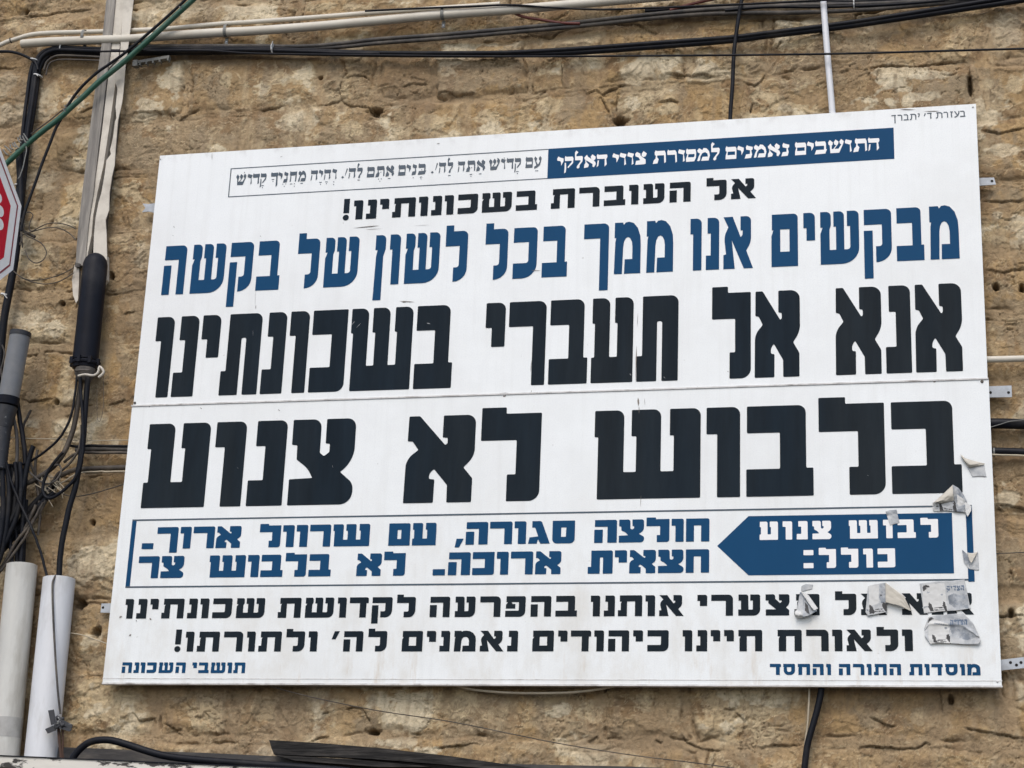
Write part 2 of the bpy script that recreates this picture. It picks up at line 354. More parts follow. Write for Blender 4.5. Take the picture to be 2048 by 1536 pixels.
    cn = fbm(X*5+3*fbm(X*3, Z*3, 21, 2), Z*7, 20, 4, 0.6)
    crk = np.exp(-(cn/0.009)**2)*sstep(0.03, 0.22, fbm(X*3.3, Z*3.3, 22, 2))
    h -= 0.007*crk
    cn2 = fbm(X*14, Z*18+2*fbm(X*8, Z*8, 24, 2), 23, 4, 0.6)
    crk2 = np.exp(-(cn2/0.022)**2)*sstep(-.02, 0.2, fbm(X*5, Z*5, 25, 2))
    h -= 0.0030*crk2*(1-.6*calm)
    cn3 = fbm(X*24+2*fbm(X*9, Z*9, 64, 2), Z*34, 63, 3, .6)
    crk3 = np.exp(-(cn3/0.06)**2)*sstep(.05, .3, fbm(X*6, Z*6, 65, 3))
    h -= .0015*crk3*(1-calm)
    wu = X + .009*fbm(X*20, Z*20, 80, 4, .65); wv = Z + .009*fbm(X*20, Z*20, 81, 4, .65)
    cd_ = np.full(X.shape, 9.0); side = np.zeros(X.shape); fade = np.zeros(X.shape)
    for P in CRACKS:
        Q = [at(px, py, WALL_Y) for px, py in P]; nq = len(Q)-1
        for s_, (p, q) in enumerate(zip(Q[:-1], Q[1:])):
            i0, i1 = np.searchsorted(xs, min(p.x, q.x)-.07), np.searchsorted(xs, max(p.x, q.x)+.07)
            j0, j1 = np.searchsorted(zs, min(p.z, q.z)-.07), np.searchsorted(zs, max(p.z, q.z)+.07)
            if i1 <= i0 or j1 <= j0: continue
            sx, sz = wu[j0:j1, i0:i1], wv[j0:j1, i0:i1]; ex, ez = q.x-p.x, q.z-p.z
            k = np.clip(((sx-p.x)*ex + (sz-p.z)*ez)/(ex*ex+ez*ez+1e-9), 0, 1)
            dd = np.hypot(sx-p.x-k*ex, sz-p.z-k*ez); v_ = cd_[j0:j1, i0:i1]; nn = dd < v_
            v_[nn] = dd[nn]; cr = np.sign(ex*(sz-p.z) - ez*(sx-p.x)) * (1 if ex >= 0 else -1)
            side[j0:j1, i0:i1][nn] = cr[nn]
            t_ = (s_ + k)/nq; fade[j0:j1, i0:i1][nn] = (sstep(0, .22, t_)*sstep(1, .78, t_))[nn]
    cwid = .0021*(.15+.85*fade)*(1+1.6*fbm(X*16, Z*16, 82, 4)).clip(.12, 2.4)
    gx = np.exp(-(cd_/cwid)**2)*(.25+.75*fade)
    h -= .007*gx
    h += fade*((.0045+.004*fbm(X*9, Z*9, 91, 3))*np.exp(-cd_/.030)*(side > 0) - (.0055+.006*fbm(X*11, Z*11, 92, 3))*np.exp(-cd_/.020)*(side < 0))
    # drilled and broken holes the photograph shows: (px, py, half width, half height)
    hole = np.zeros_like(X)
    for (px, py, a, b) in [(224,554,.009,.010),(122,604,.010,.007),(113,804,.009,.009),(185,1045,.008,.009),(1240,243,.022,.014),
                           (1940,172,.007,.036),(747,1465,.018,.008),(160,1210,.020,.018),(195,1266,.014,.017),(640,155,.007,.006),
                           (53,24,.008,.008),(1992,574,.009,.011),(2044,577,.008,.012),(2022,1228,.008,.014),(1903,1400,.008,.012),(752,224,.022,.014)]:
        p = at(px, py, WALL_Y)
        q = ((X-p.x)/a)**2 + ((Z-p.z)/b)**2
        k = np.exp(-(q*(1+0.8*fbm(X*60, Z*60, 40, 2)))**2*0.7); hole = np.maximum(hole, k)
    h -= 0.045*hole
    Y = WALL_Y + 0.010 - h
    # stone colours, with highlight and shade painted along the flake edges
    def c3(r, g, b): return np.array([r, g, b])
    tan = c3(.420, .298, .163); ochre = c3(.440, .290, .130); grey = c3(.335, .268, .180); cream = c3(.690, .570, .375)
    brown = c3(.250, .158, .082); mor = c3(.355, .262, .160); pale = c3(.80, .715, .54)
    def mixc(a, b, k): return a*(1-k[..., None]) + b*k[..., None]
    col = np.broadcast_to(tan, X.shape+(3,)).copy()
    col = mixc(col, ochre, sstep(.55, .9, r5)*.7)
    col = mixc(col, grey, sstep(.70, .95, r1)*0.7)
    n1 = fbm(X*3.7+off*.0, Z*4.5, 50, 5, .6); n2 = fbm(X*9, Z*9, 51, 5, .62); n3 = fbm(X*2.1, Z*2.1, 52, 3)
    col = mixc(col, ochre, sstep(0.0, .35, n3)*.6)
    col = mixc(col, grey, sstep(.0, .14, fbm(X*4.4, Z*3.6, 53, 5, .6))*.85)
    col = mixc(col, brown, sstep(.06, .24, n2)*.75); col = mixc(col, brown*.85, sstep(.16, .30, fbm(X*2.6+4, Z*3.4, 59, 5, .62))*.55)
    chip = sstep(.09, .15, n1 + .22*(r3-.45) + .10*(fr-.5) + .16*(terr2-terr2.mean()))
    col = mixc(col, cream, chip*(.25+.55*r2))
    col = mixc(col, pale, sstep(.20, .245, n1 + .22*(r4-.5) + .16*n2 + .10*terr2)*.75)
    for (px, py, a, c_, kind) in PALE:
        p = at(px, py, WALL_Y); a *= .00178; c_ *= .00178
        i0, i1 = np.searchsorted(xs, p.x-2*a), np.searchsorted(xs, p.x+2*a); j0, j1 = np.searchsorted(zs, p.z-2*c_), np.searchsorted(zs, p.z+2*c_)
        if i1 <= i0 or j1 <= j0: continue
        sl_ = (slice(j0, j1), slice(i0, i1)); xx, zz_ = X[sl_], Z[sl_]
        k = sstep(.0, .28, .75 - ((xx-p.x)/a)**2 - ((zz_-p.z)/c_)**2 + 1.5*fbm(xx*11, zz_*15, 84, 5, .62) + .25*terr2[sl_])
        col[sl_] = mixc(col[sl_], pale if kind == 2 else cream, k*(.62 if kind == 2 else .70))
    streak = sstep(.06, .32, fbm(X*13, Z*1.9, 54, 4, .6))*sstep(-.1, .25, fbm(X*2.6, Z*2.0, 58, 2))
    col = mixc(col, cream, streak*.45)
    streak2 = sstep(.08, .32, fbm(X*16+5, Z*2.4, 57, 4, .6))
    col = mixc(col, c3(.27, .21, .145), streak2*.45)
    mc = np.broadcast_to(mor, X.shape+(3,)).copy()
    mc = mixc(mc, c3(.43, .315, .19), sstep(-.1, .3, n3)); mc = mixc(mc, brown, sstep(.1, .4, n2)*.5); mc = mixc(mc, cream, sstep(.12, .4, n1)*.35)
    col = mixc(mc, col, t*.8 + (1-t)*flush*.5)
    darkening = np.clip(.60*gx + .75*g1 + .45*crk + .35*crk2 + .35*crk3 + .8*hole, 0, 1)  # darker along cracks and open joints and inside holes
    col = mixc(col, c3(.085, .058, .034), darkening*.85)
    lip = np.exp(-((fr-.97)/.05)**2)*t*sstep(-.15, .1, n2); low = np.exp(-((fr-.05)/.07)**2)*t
    col = mixc(col, cream, lip*.45); col = mixc(col, c3(.17, .115, .066), low*.38)  # painted highlight on flake edges, painted shade beside them
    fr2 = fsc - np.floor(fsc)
    col = mixc(col, cream, np.exp(-((fr2-.96)/.05)**2)*(1-calm)*.38); col = mixc(col, c3(.17, .115, .066), np.exp(-((fr2-.05)/.06)**2)*(1-calm)*.33)  # finer flakes get the same highlight and shade in their colour
    stain = sstep(.02, .30, fbm(X*1.6+2, Z*2.2, 90, 4, .6)); col = mixc(col, c3(.255, .185, .118), stain*.45)
    col *= np.array([.885, .872, .83])
    col *= (1 + .22*fbm(X*45, Z*45, 55, 3, .7))[..., None]
    col = np.clip(col, .01, .85)
    nx, nz = len(xs), len(zs)
    me = bpy.data.meshes.new('stone_wall')
    me.vertices.add(nx*nz)
    co = np.stack([X, Y, Z], -1).astype(np.float32)
    me.vertices.foreach_set('co', co.ravel())
    i = (np.arange(nz-1)[:, None]*nx + np.arange(nx-1)[None, :]).ravel()
    q = np.stack([i, i+1, i+nx+1, i+nx], -1).astype(np.int32)
    me.loops.add(q.size); me.loops.foreach_set('vertex_index', q.ravel())
    me.polygons.add(len(q))
    me.polygons.foreach_set('loop_start', np.arange(0, q.size, 4, dtype=np.int32))
    me.polygons.foreach_set('use_smooth', np.ones(len(q), bool))
    me.update(calc_edges=True)
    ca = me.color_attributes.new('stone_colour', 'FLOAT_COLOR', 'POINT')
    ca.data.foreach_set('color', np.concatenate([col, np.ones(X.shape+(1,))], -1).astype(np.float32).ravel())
    mt = bpy.data.materials.new('limestone'); mt.use_nodes = True
    n = mt.node_tree.nodes; L = mt.node_tree.links; bs = n['Principled BSDF']
    at_ = n.new('ShaderNodeAttribute'); at_.attribute_name = 'stone_colour'
    tc = n.new('ShaderNodeTexCoord')
    nz1 = n.new('ShaderNodeTexNoise'); nz1.inputs['Scale'].default_value = 55; nz1.inputs['Detail'].default_value = 9; nz1.inputs['Roughness'].default_value = .72
    L.new(tc.outputs['Object'], nz1.inputs['Vector'])
    mr = n.new('ShaderNodeMapRange'); mr.inputs[1].default_value = .3; mr.inputs[2].default_value = .7; mr.inputs[3].default_value = .80; mr.inputs[4].default_value = 1.17
    L.new(nz1.outputs[0], mr.inputs[0])
    hs = n.new('ShaderNodeHueSaturation'); L.new(at_.outputs['Color'], hs.inputs['Color']); L.new(mr.outputs[0], hs.inputs['Value'])
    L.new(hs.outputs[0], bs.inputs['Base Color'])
    bs.inputs['Roughness'].default_value = .92; bs.inputs['Specular IOR Level'].default_value = .25
    nz2 = n.new('ShaderNodeTexNoise'); nz2.inputs['Scale'].default_value = 70; nz2.inputs['Detail'].default_value = 8; nz2.inputs['Roughness'].default_value = .68
    L.new(tc.outputs['Object'], nz2.inputs['Vector'])
    nz3 = n.new('ShaderNodeTexNoise'); nz3.inputs['Scale'].default_value = 16; nz3.inputs['Detail'].default_value = 9; nz3.inputs['Roughness'].default_value = .62; nz3.inputs['Distortion'].default_value = .6
    L.new(tc.outputs['Object'], nz3.inputs['Vector'])
    m1 = n.new('ShaderNodeMath'); m1.operation = 'MULTIPLY'; m1.inputs[1].default_value = 9; L.new(nz3.outputs[0], m1.inputs[0])
    m2 = n.new('ShaderNodeMath'); m2.operation = 'FRACT'; L.new(m1.outputs[0], m2.inputs[0])
    m3 = n.new('ShaderNodeMapRange'); m3.inputs[1].default_value = .80; m3.inputs[2].default_value = 1.0; m3.inputs[4].default_value = 1.0; L.new(m2.outputs[0], m3.inputs[0])
    m4 = n.new('ShaderNodeMath'); m4.operation = 'FLOOR'; L.new(m1.outputs[0], m4.inputs[0])
    m5 = n.new('ShaderNodeMath'); m5.operation = 'ADD'; L.new(m4.outputs[0], m5.inputs[0]); L.new(m3.outputs[0], m5.inputs[1])
    m6 = n.new('ShaderNodeMath'); m6.operation = 'MULTIPLY_ADD'; m6.inputs[1].default_value = .55; L.new(m5.outputs[0], m6.inputs[0]); L.new(nz2.outputs[0], m6.inputs[2])
    bp = n.new('ShaderNodeBump'); bp.inputs['Strength'].default_value = .6; bp.inputs['Distance'].default_value = .0045
    L.new(m6.outputs[0], bp.inputs['Height']); L.new(bp.outputs[0], bs.inputs['Normal'])
    me.materials.append(mt)
    o = bpy.data.objects.new('stone_wall', me); COL.objects.link(o)
    tag(o, 'rough tan limestone wall with weathered blocks and smeared mortar', 'wall', kind='thing')
build_wall()
# ------------------------------------------------------------------ the sign board
FRONT = 0.0                                           # the printed face lies in the plane y = 0
BACK = 0.022
def u(px, py): return at(px, py, FRONT).x
def zz(px, py): return at(px, py, FRONT).z
X0, X1, Z0, Z1 = SIGN_X0, SIGN_X0 + SIGN_W, SIGN_Z0, SIGN_Z0 + SIGN_H
ZS = (zz(265, 810) + zz(1974, 759) + zz(1100, 786)) / 3         # the seam between the two sheets
sign = empty('sign_board', ((X0+X1)/2, BACK, Z0), 'big white notice board with black and blue lettering, bolted to the stone wall', 'sign')

def panel(name, x0, x1, z0, z1, sag):
    """One sheet: a thin box whose face has a slight, uneven bow like real sheet metal."""
    nx, nz = 60, 26
    v = []; f = []
    for j in range(nz+1):
        for i in range(nx+1):
            a = i/nx; b = j/nz
            bow = sag*(math.sin(a*9.0+1.3)*math.sin(math.pi*b) + 0.6*math.sin(a*23+b*4)*math.sin(math.pi*b)*math.sin(math.pi*a))
            edge = min(a, 1-a, b, 1-b)
            v.append((x0+(x1-x0)*a, FRONT + bow*min(1, edge*8)*0.0 + 0.0004*abs(bow)/sag, z0+(z1-z0)*b))
    for j in range(nz):
        for i in range(nx):
            q = j*(nx+1)+i; f.append((q, q+1, q+nx+2, q+nx+1))
    n = len(v)
    v += [(x0,BACK,z0),(x1,BACK,z0),(x1,BACK,z1),(x0,BACK,z1)]
    c = [0, nx, (nz+1)*(nx+1)-1, nz*(nx+1)]
    f += [(n, n+3, n+2, n+1)]
    bot = list(range(0, nx+1)); top = [nz*(nx+1)+i for i in range(nx+1)]
    lef = [j*(nx+1) for j in range(nz+1)]; rig = [j*(nx+1)+nx for j in range(nz+1)]
    f += [tuple(bot[::-1]+[n, n+1]), tuple(top+[n+2, n+3]), tuple(lef+[n+3, n]), tuple(rig[::-1]+[n+1, n+2])]
    return link(name, v, f, M['white_panel'], sign)
panel('upper_panel', X0+0.004, X1-0.002, ZS+0.003, Z1, 0.001)
panel('lower_panel', X0, X1+0.001, Z0, ZS-0.003, 0.001)
sm = MB()
sm.box(X0-0.003, X1, -0.0035, BACK, ZS-0.0025, ZS+0.0025)
sm.build('seam_strip', M['seam'], sign)
tr = MB()
tr.box(X0-0.001, X1+0.003, -0.0030, BACK+0.002, Z0-0.006, Z0-0.0005)
tr.box(X0-0.001, X1+0.003, -0.0008, 0.0, Z0+0.013, Z0+0.0155)
tr.build('bottom_trim', M['seam'], sign)
bt = MB()
bt.box(X0+0.06, X1-0.03, BACK+0.001, BACK+0.026, Z0+0.03, Z0+0.06)
bt.box(X0+0.06, X1-0.03, BACK+0.001, BACK+0.026, Z1-0.06, Z1-0.03)
bt.box(X0+0.06, X1-0.03, BACK+0.001, BACK+0.026, ZS-0.015, ZS+0.015)
bt.build('back_rail', M['galvanised'], sign)

# ---- lettering: outlines in a unit box (x across the letter, y from baseline 0 to height 1, optional corner radius)
R_ = .085
H_ = {  # heavy display face
'vav': [[(0,1),(1,1,R_),(1,0),(.32,0),(.32,.70),(0,.70)]],
'nun': [[(.15,1),(1,1,R_),(1,0),(0,0),(0,.30),(.415,.30),(.415,.70),(.15,.70)]],
'yod': [[(0,1),(1,1,R_),(1,.47),(.32,.47),(.32,.70),(0,.70)]],
'tav': [[(.13,1),(1,1,R_),(1,0),(.608,0),(.608,.70,.02),(.484,.70,.02),(.484,0),(0,0),(0,.297),(.13,.297)]],
'kaf': [[(0,1),(1,1),(1,0,.10),(0,0),(0,.30),(.565,.30),(.565,.70),(0,.70)]],
'shin': [[(0,1),(.28,1,R_),(.28,.30),(.397,.30),(.397,.70),(.351,.70),(.351,1),(.629,1,R_),(.629,.30),(.75,.30),(.75,.70),(.712,.70),(.712,1),(1,1,R_),(1,0),(.035,0),(.035,.70),(0,.70)]],
'bet': [[(.01,1),(.895,1,R_),(.895,.305),(1,.305),(1,0),(0,0),(0,.30),(.505,.30),(.505,.70),(.01,.70)]],
'resh': [[(0,1),(1,1,.09),(1,0),(.65,0),(.65,.70),(0,.70)]],
'ayin': [[(.01,1),(.433,1,R_),(.433,.30),(.617,.30),(.617,.70),(.556,.70),(.556,1),(1,1,R_),(1,0),(0,0),(0,.30),(.072,.30),(.072,.70),(.01,.70)]],
'lamed': [[(0,1.073),(.411,1.073),(.411,1),(1,1),(1,0,.12),(.456,0),(.456,.303),(.597,.303),(.597,.693),(0,.693)]],
'alef': [[(.023,1),(.181,1),(.568,.658),(.602,.675),(.60,.74),(.526,.745),(.528,1),(1,1,.10),(1,.52,.09),(.848,.395),(.982,.27),(.98,0),(.626,0),(.623,.198),(.424,.384),(.356,.334,.03),(.359,.27,.015),(.437,.265),(.432,0),(0,0),(.008,.50,.12),(.181,.608),(.092,.706),(.018,.711)]],
'tsadi': [[(.002,1),(.45,1,.10),(.453,.604),(.52,.564),(.60,.61),(.60,.707),(.533,.711),(.53,1),(.99,1,.10),(.993,.49,.16),(.787,.376),(1.0,.24,.06),(1.0,0,.24),(0,0),(0,.302),(.362,.313),(.275,.43,.08),(.096,.53),(.09,.698),(.005,.705)]],
'het': [[(0,1),(1,1,.09),(1,0),(.645,0),(.645,.70),(.34,.70),(.34,0),(0,0)]],
'he': [[(.02,1),(1,1,.09),(1,0),(.585,0),(.585,.70),(.02,.70)], [(0,.575),(.38,.575),(.38,0),(0,0)]],
'samekh': [[(0,1),(1,1),(1,0,.20),(0,0,.20)], 'hole', [(.39,.70),(.62,.70),(.60,.29),(.39,.29)]],
'gimel': [[(.17,1),(.60,1,.08),(1,0),(.56,0),(.455,.20),(.40,0),(0,0),(.06,.285),(.46,.32),(.31,.71),(.17,.71)]],
'mem_f': [[(0,1),(1,1,.09),(1,0),(0,0)], 'hole', [(.41,.71),(.585,.71),(.585,.30),(.41,.30)]],
'kaf_f': [[(0,1),(1,1,.09),(1,-.18),(.64,-.18),(.64,.70),(0,.70)]],
'comma': [[(.17,.27),(1,.27),(.5,-.11),(0,-.11)]],
'dash': [[(0,.27),(1,.27),(1,0),(0,0)]],
'colon': [[(0,.27),(1,.27),(1,0),(0,0)], [(0,.96),(1,.96),(1,.69),(0,.69)]],
}
B_ = {  # bold text face with notched strokes
'vav': [[(0,1),(1,1,.1),(1,0),(.24,0),(.24,.70),(0,.70)]],
'nun': [[(.12,1),(1,1,.1),(1,0),(0,0),(0,.275),(.36,.275),(.36,.70),(.12,.70)]],
'yod': [[(0,1),(1,1,.1),(1,.47),(.26,.47),(.26,.71),(0,.71)]],
'tav': [[(.07,1),(1,1,.09),(1,0),(.705,0),(.705,.71),(.375,.71),(.375,0),(0,0),(0,.29),(.115,.29),(.115,.61),(.155,.70),(.07,.70)]],
'het': [[(0,1),(1,1,.09),(1,0),(.70,0),(.70,.71),(.355,.71),(.355,0),(.045,0),(.045,.59),(.09,.70),(0,.70)]],
'kaf': [[(0,1),(1,1,.09),(1,0,.28),(0,0),(0,.30),(.64,.30,.05),(.64,.71),(0,.71)]],
'shin': [[(0,1),(.275,1,.09),(.275,.74),(.238,.66),(.238,.27),(.405,.27),(.405,.71),(.342,.71),(.342,1),(.617,1,.09),(.617,.27),(.772,.27,.05),(.772,.71),(.694,.71),(.694,1),(1,1,.09),(1,0,.30),(0,0),(0,.58),(.06,.70),(0,.70)]],
'bet': [[(.02,1),(.905,1,.09),(.905,.29),(1,.29),(1,0),(0,0),(0,.285),(.58,.285),(.58,.71),(.02,.71)]],
'resh': [[(0,1),(1,1,.22),(1,0),(.67,0),(.67,.71,.03),(0,.71)]],
'dalet': [[(0,1),(1,1,.1),(1,.71),(.89,.71),(.89,0),(.545,0),(.545,.71),(0,.71)]],
'he': [[(.01,1),(1,1,.1),(1,0),(.655,0),(.655,.71),(.01,.71)], [(0,.597),(.345,.597),(.345,0),(0,0)]],
'ayin': [[(.01,1),(.455,1,.1),(.47,.285),(.665,.285,.04),(.665,.71),(.55,.71),(.55,1),(1,1,.1),(1,0,.30),(0,0),(0,.29),(.125,.29),(.125,.71),(.01,.71)]],
'tsadi': [[(0,1),(.40,1,.1),(.405,.79),(.61,.58),(.675,.66),(.675,.71),(.56,.71),(.56,1),(1,1,.1),(1,.55,.12),(.855,.375),(.985,.25),(.985,0),(.005,0),(.005,.29),(.445,.29),(.115,.585),(.115,.71),(0,.71)]],
'pe': [[(.04,1),(1,1,.1),(.99,0,.28),(0,0),(0,.295),(.665,.295,.04),(.665,.715),(.30,.715),(.36,.62),(.49,.62),(.49,.40),(.02,.40),(.03,.60),(.13,.71),(.04,.71)]],
'lamed': [[(0,1.12),(.345,1.12),(.345,1),(1,1,.1),(1,0,.34),(.39,0),(.39,.28),(.635,.28,.06),(.635,.705),(0,.705)]],
'alef': [[(0,1),(.315,1),(.585,.60),(.645,.64),(.655,.73),(.58,.73),(.58,1),(.935,1,.1),(.935,.50,.14),(.775,.34),(1,0),(.69,0),(.285,.545),(.385,0),(0,0),(0,.27),(.09,.28),(.02,.62,.12),(.165,.80)]],
'mem': [[(0,1),(.31,1),(.345,.955),(.42,1),(.55,1.01),(.72,.98),(.88,.88),(.98,.72),(1,.55),(1,0),(.385,0),(.40,.28),(.685,.28),(.685,.52),(.66,.62),(.59,.69),(.51,.71),(.43,.69),(.36,.62),(.335,.52),(.305,0),(0,0),(.03,.62),(.06,.70),(0,.70)]],
'mem_f': [[(.02,1),(1,1,.08),(1,0),(0,0),(0,.58),(.075,.70),(.02,.70)], 'hole', [(.335,.71),(.685,.71),(.685,.28),(.335,.28)]],
'qof': [[(.01,1),(1,1,.1),(1,0,.35),(.43,0),(.43,.30),(.655,.30,.06),(.655,.71),(.01,.71)], [(0,.60),(.32,.60),(.32,-.30),(0,-.30)]],
'kaf_f': [[(0,1),(1,1,.1),(1,-.30),(.65,-.30),(.65,.71),(0,.71)]],
'nun_f': [[(0,1),(1,1,.1),(1,.72),(.80,.57),(.80,-.30),(.02,-.30),(.10,.57),(.22,.70),(0,.70)]],
'samekh': [[(0,1),(1,1,.1),(1,0,.42),(.04,0,.42),(.04,.6),(.09,.7),(0,.7)], 'hole', [(.32,.71),(.68,.71),(.68,.28,.15),(.32,.28,.15)]],
'excl': [[(.05,1.11),(.98,1.11),(.98,.36),(.05,.36)], [(.5+.5*math.cos(k*math.pi/8), .13+.15*math.sin(k*math.pi/8)) for k in range(16)]],
'apos': [[(.35,1),(1,1),(.5,.6),(0,.6)]],
}
S_ = {  # serif book face
'vav': [[(0,.93),(.17,1.1),(.3,1.05),(1,.95),(.97,.82),(.82,.66),(.98,.1),(.70,0),(.73,.62),(0,.76)]],
'yod': [[(0,.93),(.2,1.1),(.35,1.02),(1,.9),(1,.65),(.65,.28),(.62,.55),(.5,.68),(0,.75)]],
'he': [[(0,.95),(.08,1.12),(.18,1.02),(.95,1.02),(1,.85),(.95,.70),(.88,.65),(.95,.18),(.75,0),(.75,.66),(.05,.68)], [(.10,.55),(.22,.55),(.17,.1),(.02,-.02)]],
'het': [[(0,.95),(.08,1.12),(.18,1.02),(.92,1.02),(1,1.06),(.98,.70),(.95,.05),(.78,0),(.80,.66),(.22,.66),(.20,.05),(.04,0),(.10,.62),(.02,.70)]],
'tav': [[(.13,.93),(.21,1.12),(.30,1.05),(.9,1.05),(.98,.82),(1,.08),(.87,0),(.85,.67),(.34,.67),(.32,.53),(.45,.35),(.36,0),(0,-.03),(.08,.28),(.21,.43),(.23,.65),(.15,.72)]],
'shin': [[(.10,.70),(.24,.62),(.22,.34),(.66,.34),(.86,.72),(.96,.72),(.70,0),(.14,0)], [(0,.88),(.11,1.1),(.31,.88),(.28,.68),(.16,.58),(.03,.72)], [(.36,.9),(.48,1.12),(.67,.92),(.64,.72),(.54,.60),(.40,.70)], [(.72,.93),(.84,1.14),(1,.94),(.97,.75),(.86,.66),(.75,.76)], [(.54,.66),(.60,.66),(.38,.30),(.30,.30)]],
'bet': [[(.03,.95),(.13,1.12),(.22,1.02),(.84,1.02),(.92,.85),(.92,.36),(1,.36),(.86,0),(0,-.03),(.13,.33),(.76,.33),(.76,.66),(.08,.66)]],
'mem_f': [[(0,.95),(.10,1.12),(.2,1.02),(.90,1.02),(1,.86),(.98,0),(0,0),(.02,.33),(.12,.62),(.02,.70)], 'hole', [(.20,.63),(.86,.63),(.86,.34),(.18,.34)]],
'nun': [[(.15,.92),(.30,1.1),(.45,1.02),(1,.92),(1,.72),(.82,.62),(.93,.30),(.80,0),(0,-.03),(.18,.32),(.65,.34),(.68,.64),(.2,.72)]],
'alef': [[(0,.86),(.22,1.1),(.32,.92),(.95,.45),(1,.25),(.85,.0),(.72,.06),(.72,.28),(.05,.70)], [(.55,.92),(.70,1.1),(.98,.88),(.95,.68),(.82,.55),(.60,.72)], [(.10,.62),(.18,.62),(.18,.50),(.42,.22),(.34,.02),(0,-.03),(.02,.25),(.12,.42)]],
'mem': [[(0,.9),(.15,1.08),(.40,.90),(.50,1.08),(.72,1.04),(.92,.80),(1,.45),(.90,0),(.30,0),(.42,.33),(.84,.33),(.80,.58),(.62,.72),(.40,.64),(.26,.40),(.22,.05),(.10,-.02),(0,.02),(.10,.35),(.22,.62),(.05,.72)]],
'lamed': [[(0,1.35),(.15,1.52),(.42,1.36),(.20,1.18),(.18,1.02),(.90,1.02),(1,.90),(.95,.55),(.62,.25),(.60,.05),(.42,-.05),(.25,.05),(.30,.18),(.70,.55),(.72,.66),(.03,.68)]],
'samekh': [[(0,.95),(.10,1.12),(.2,1.02),(.92,1.02),(1,.80),(.98,.30),(.82,0),(.02,-.02),(0,.25),(.15,.62),(.02,.70)], 'hole', [(.24,.62),(.84,.62),(.84,.42),(.74,.34),(.20,.36)]],
'resh': [[(0,.93),(.10,1.12),(.22,1.02),(.80,1.04),(.95,.85),(1,.06),(.85,-.02),(.80,.66),(.04,.66)]],
'dalet': [[(0,.95),(.10,1.12),(.22,1.02),(.96,1.04),(1,.80),(.90,.66),(.94,.06),(.74,-.02),(.74,.66),(.04,.66)]],
'tsadi': [[(0,.90),(.15,1.08),(.45,.92),(.45,.78),(.62,.62),(.90,.40),(.92,.05),(.80,0),(.03,-.02),(.10,.32),(.45,.36),(.30,.60),(.05,.70)], [(.58,.92),(.72,1.12),(1,.90),(.90,.66),(.72,.60),(.56,.72)]],
'qof': [[(.05,.95),(.12,1.10),(.24,1.02),(.90,1.02),(1,.85),(.96,.45),(.45,.04),(.38,.14),(.80,.55),(.82,.66),(.08,.66)], [(.06,.52),(.20,.50),(.24,.10),(.20,-.30),(.02,-.38),(.06,0)]],
'kaf_f': [[(0,.95),(.10,1.12),(.22,1.02),(.96,1.04),(1,.80),(.92,.66),(.95,-.25),(.74,-.38),(.74,.66),(.04,.66)]],
'ayin': [[(.02,.90),(.16,1.10),(.42,.88),(.30,.62),(.52,.30),(.60,.34),(.84,.72),(.96,.72),(.80,.22),(.45,-.02),(.10,-.14),(.04,.06),(.32,.22),(.16,.62)], [(.62,.92),(.80,1.12),(1,.90),(.95,.68),(.80,.62),(.66,.74)]],
'apos': [[(.55,1.0),(.85,1.05),(1,.95),(.25,.35),(.02,.30)]],
}
T_ = {  # light sans, drawn as strokes of one width: (points), width in heights
'bet': [[(.05,.93),(.62,.93),(.80,.78),(.80,.08)], [(0,.08),(1,.08)]],
'ayin': [[(.10,1),(.55,.42)], [(.92,1),(.88,.62),(.62,.22),(.05,-.02)]],
'zayin': [[(.0,.93),(1,.93)], [(.62,.93),(.40,.55),(.52,0)]],
'resh': [[(0,.93),(.62,.93),(.85,.78),(.85,0)]],
'tav': [[(.08,.93),(.70,.93),(.92,.78),(.92,0)], [(.30,.93),(.28,.30),(.20,.08),(0,.06)]],
'dalet': [[(0,.93),(1,.93)], [(.78,.93),(.78,0)]],
'yod': [[(0,.97),(.60,.93),(.62,.70),(.30,.40)]],
'kaf_f': [[(0,.93),(1,.93)], [(.76,.93),(.76,-.42)]],
'apos': [[(.7,1.0),(.2,.5)]],
}
def fillet(poly, w, h, r0):
    """Scale a unit outline to w x h and round its corners (radii in heights)."""
    P = [Vector((p[0]*w, p[1]*h)) for p in poly]; R = [(p[2] if len(p) > 2 else r0)*h for p in poly]
    out = []
    for i in range(len(P)):
        a, b, c = P[i-1], P[i], P[(i+1) % len(P)]
        e1 = a-b; e2 = c-b; r = min(R[i], .48*e1.length, .48*e2.length)
        if R[i] > .15*h: r = min(R[i], .98*e1.length if len(poly[i-1]) < 3 else .6*e1.length, .98*e2.length if len(poly[(i+1) % len(P)]) < 3 else .6*e2.length)
        if r < 1e-5: out.append(b); continue
        p = b + e1.normalized()*r; q = b + e2.normalized()*r; n = 8 if r > .05*h else 3
        for k in range(n+1):
            t = k/n; s = 1-t
            out.append(p*s**3 + (b*.55+p*.45)*3*s*s*t + (b*.55+q*.45)*3*s*t*t + q*t**3)
    return out
def stroke_poly(pts, w, h, th):
    P = [Vector((p[0]*w, p[1]*h)) for p in pts]; L_ = []; R2 = []
    for i, p in enumerate(P):
        t1 = (P[i]-P[i-1]).normalized() if i else (P[1]-P[0]).normalized()
        t2 = (P[i+1]-P[i]).normalized() if i < len(P)-1 else t1
        t = (t1+t2).normalized(); n = Vector((-t.y, t.x)); k = th*h/2/max(.5, n.dot(Vector((-t1.y, t1.x))))
        L_.append(p+n*k); R2.append(p-n*k)
    return L_ + R2[::-1]
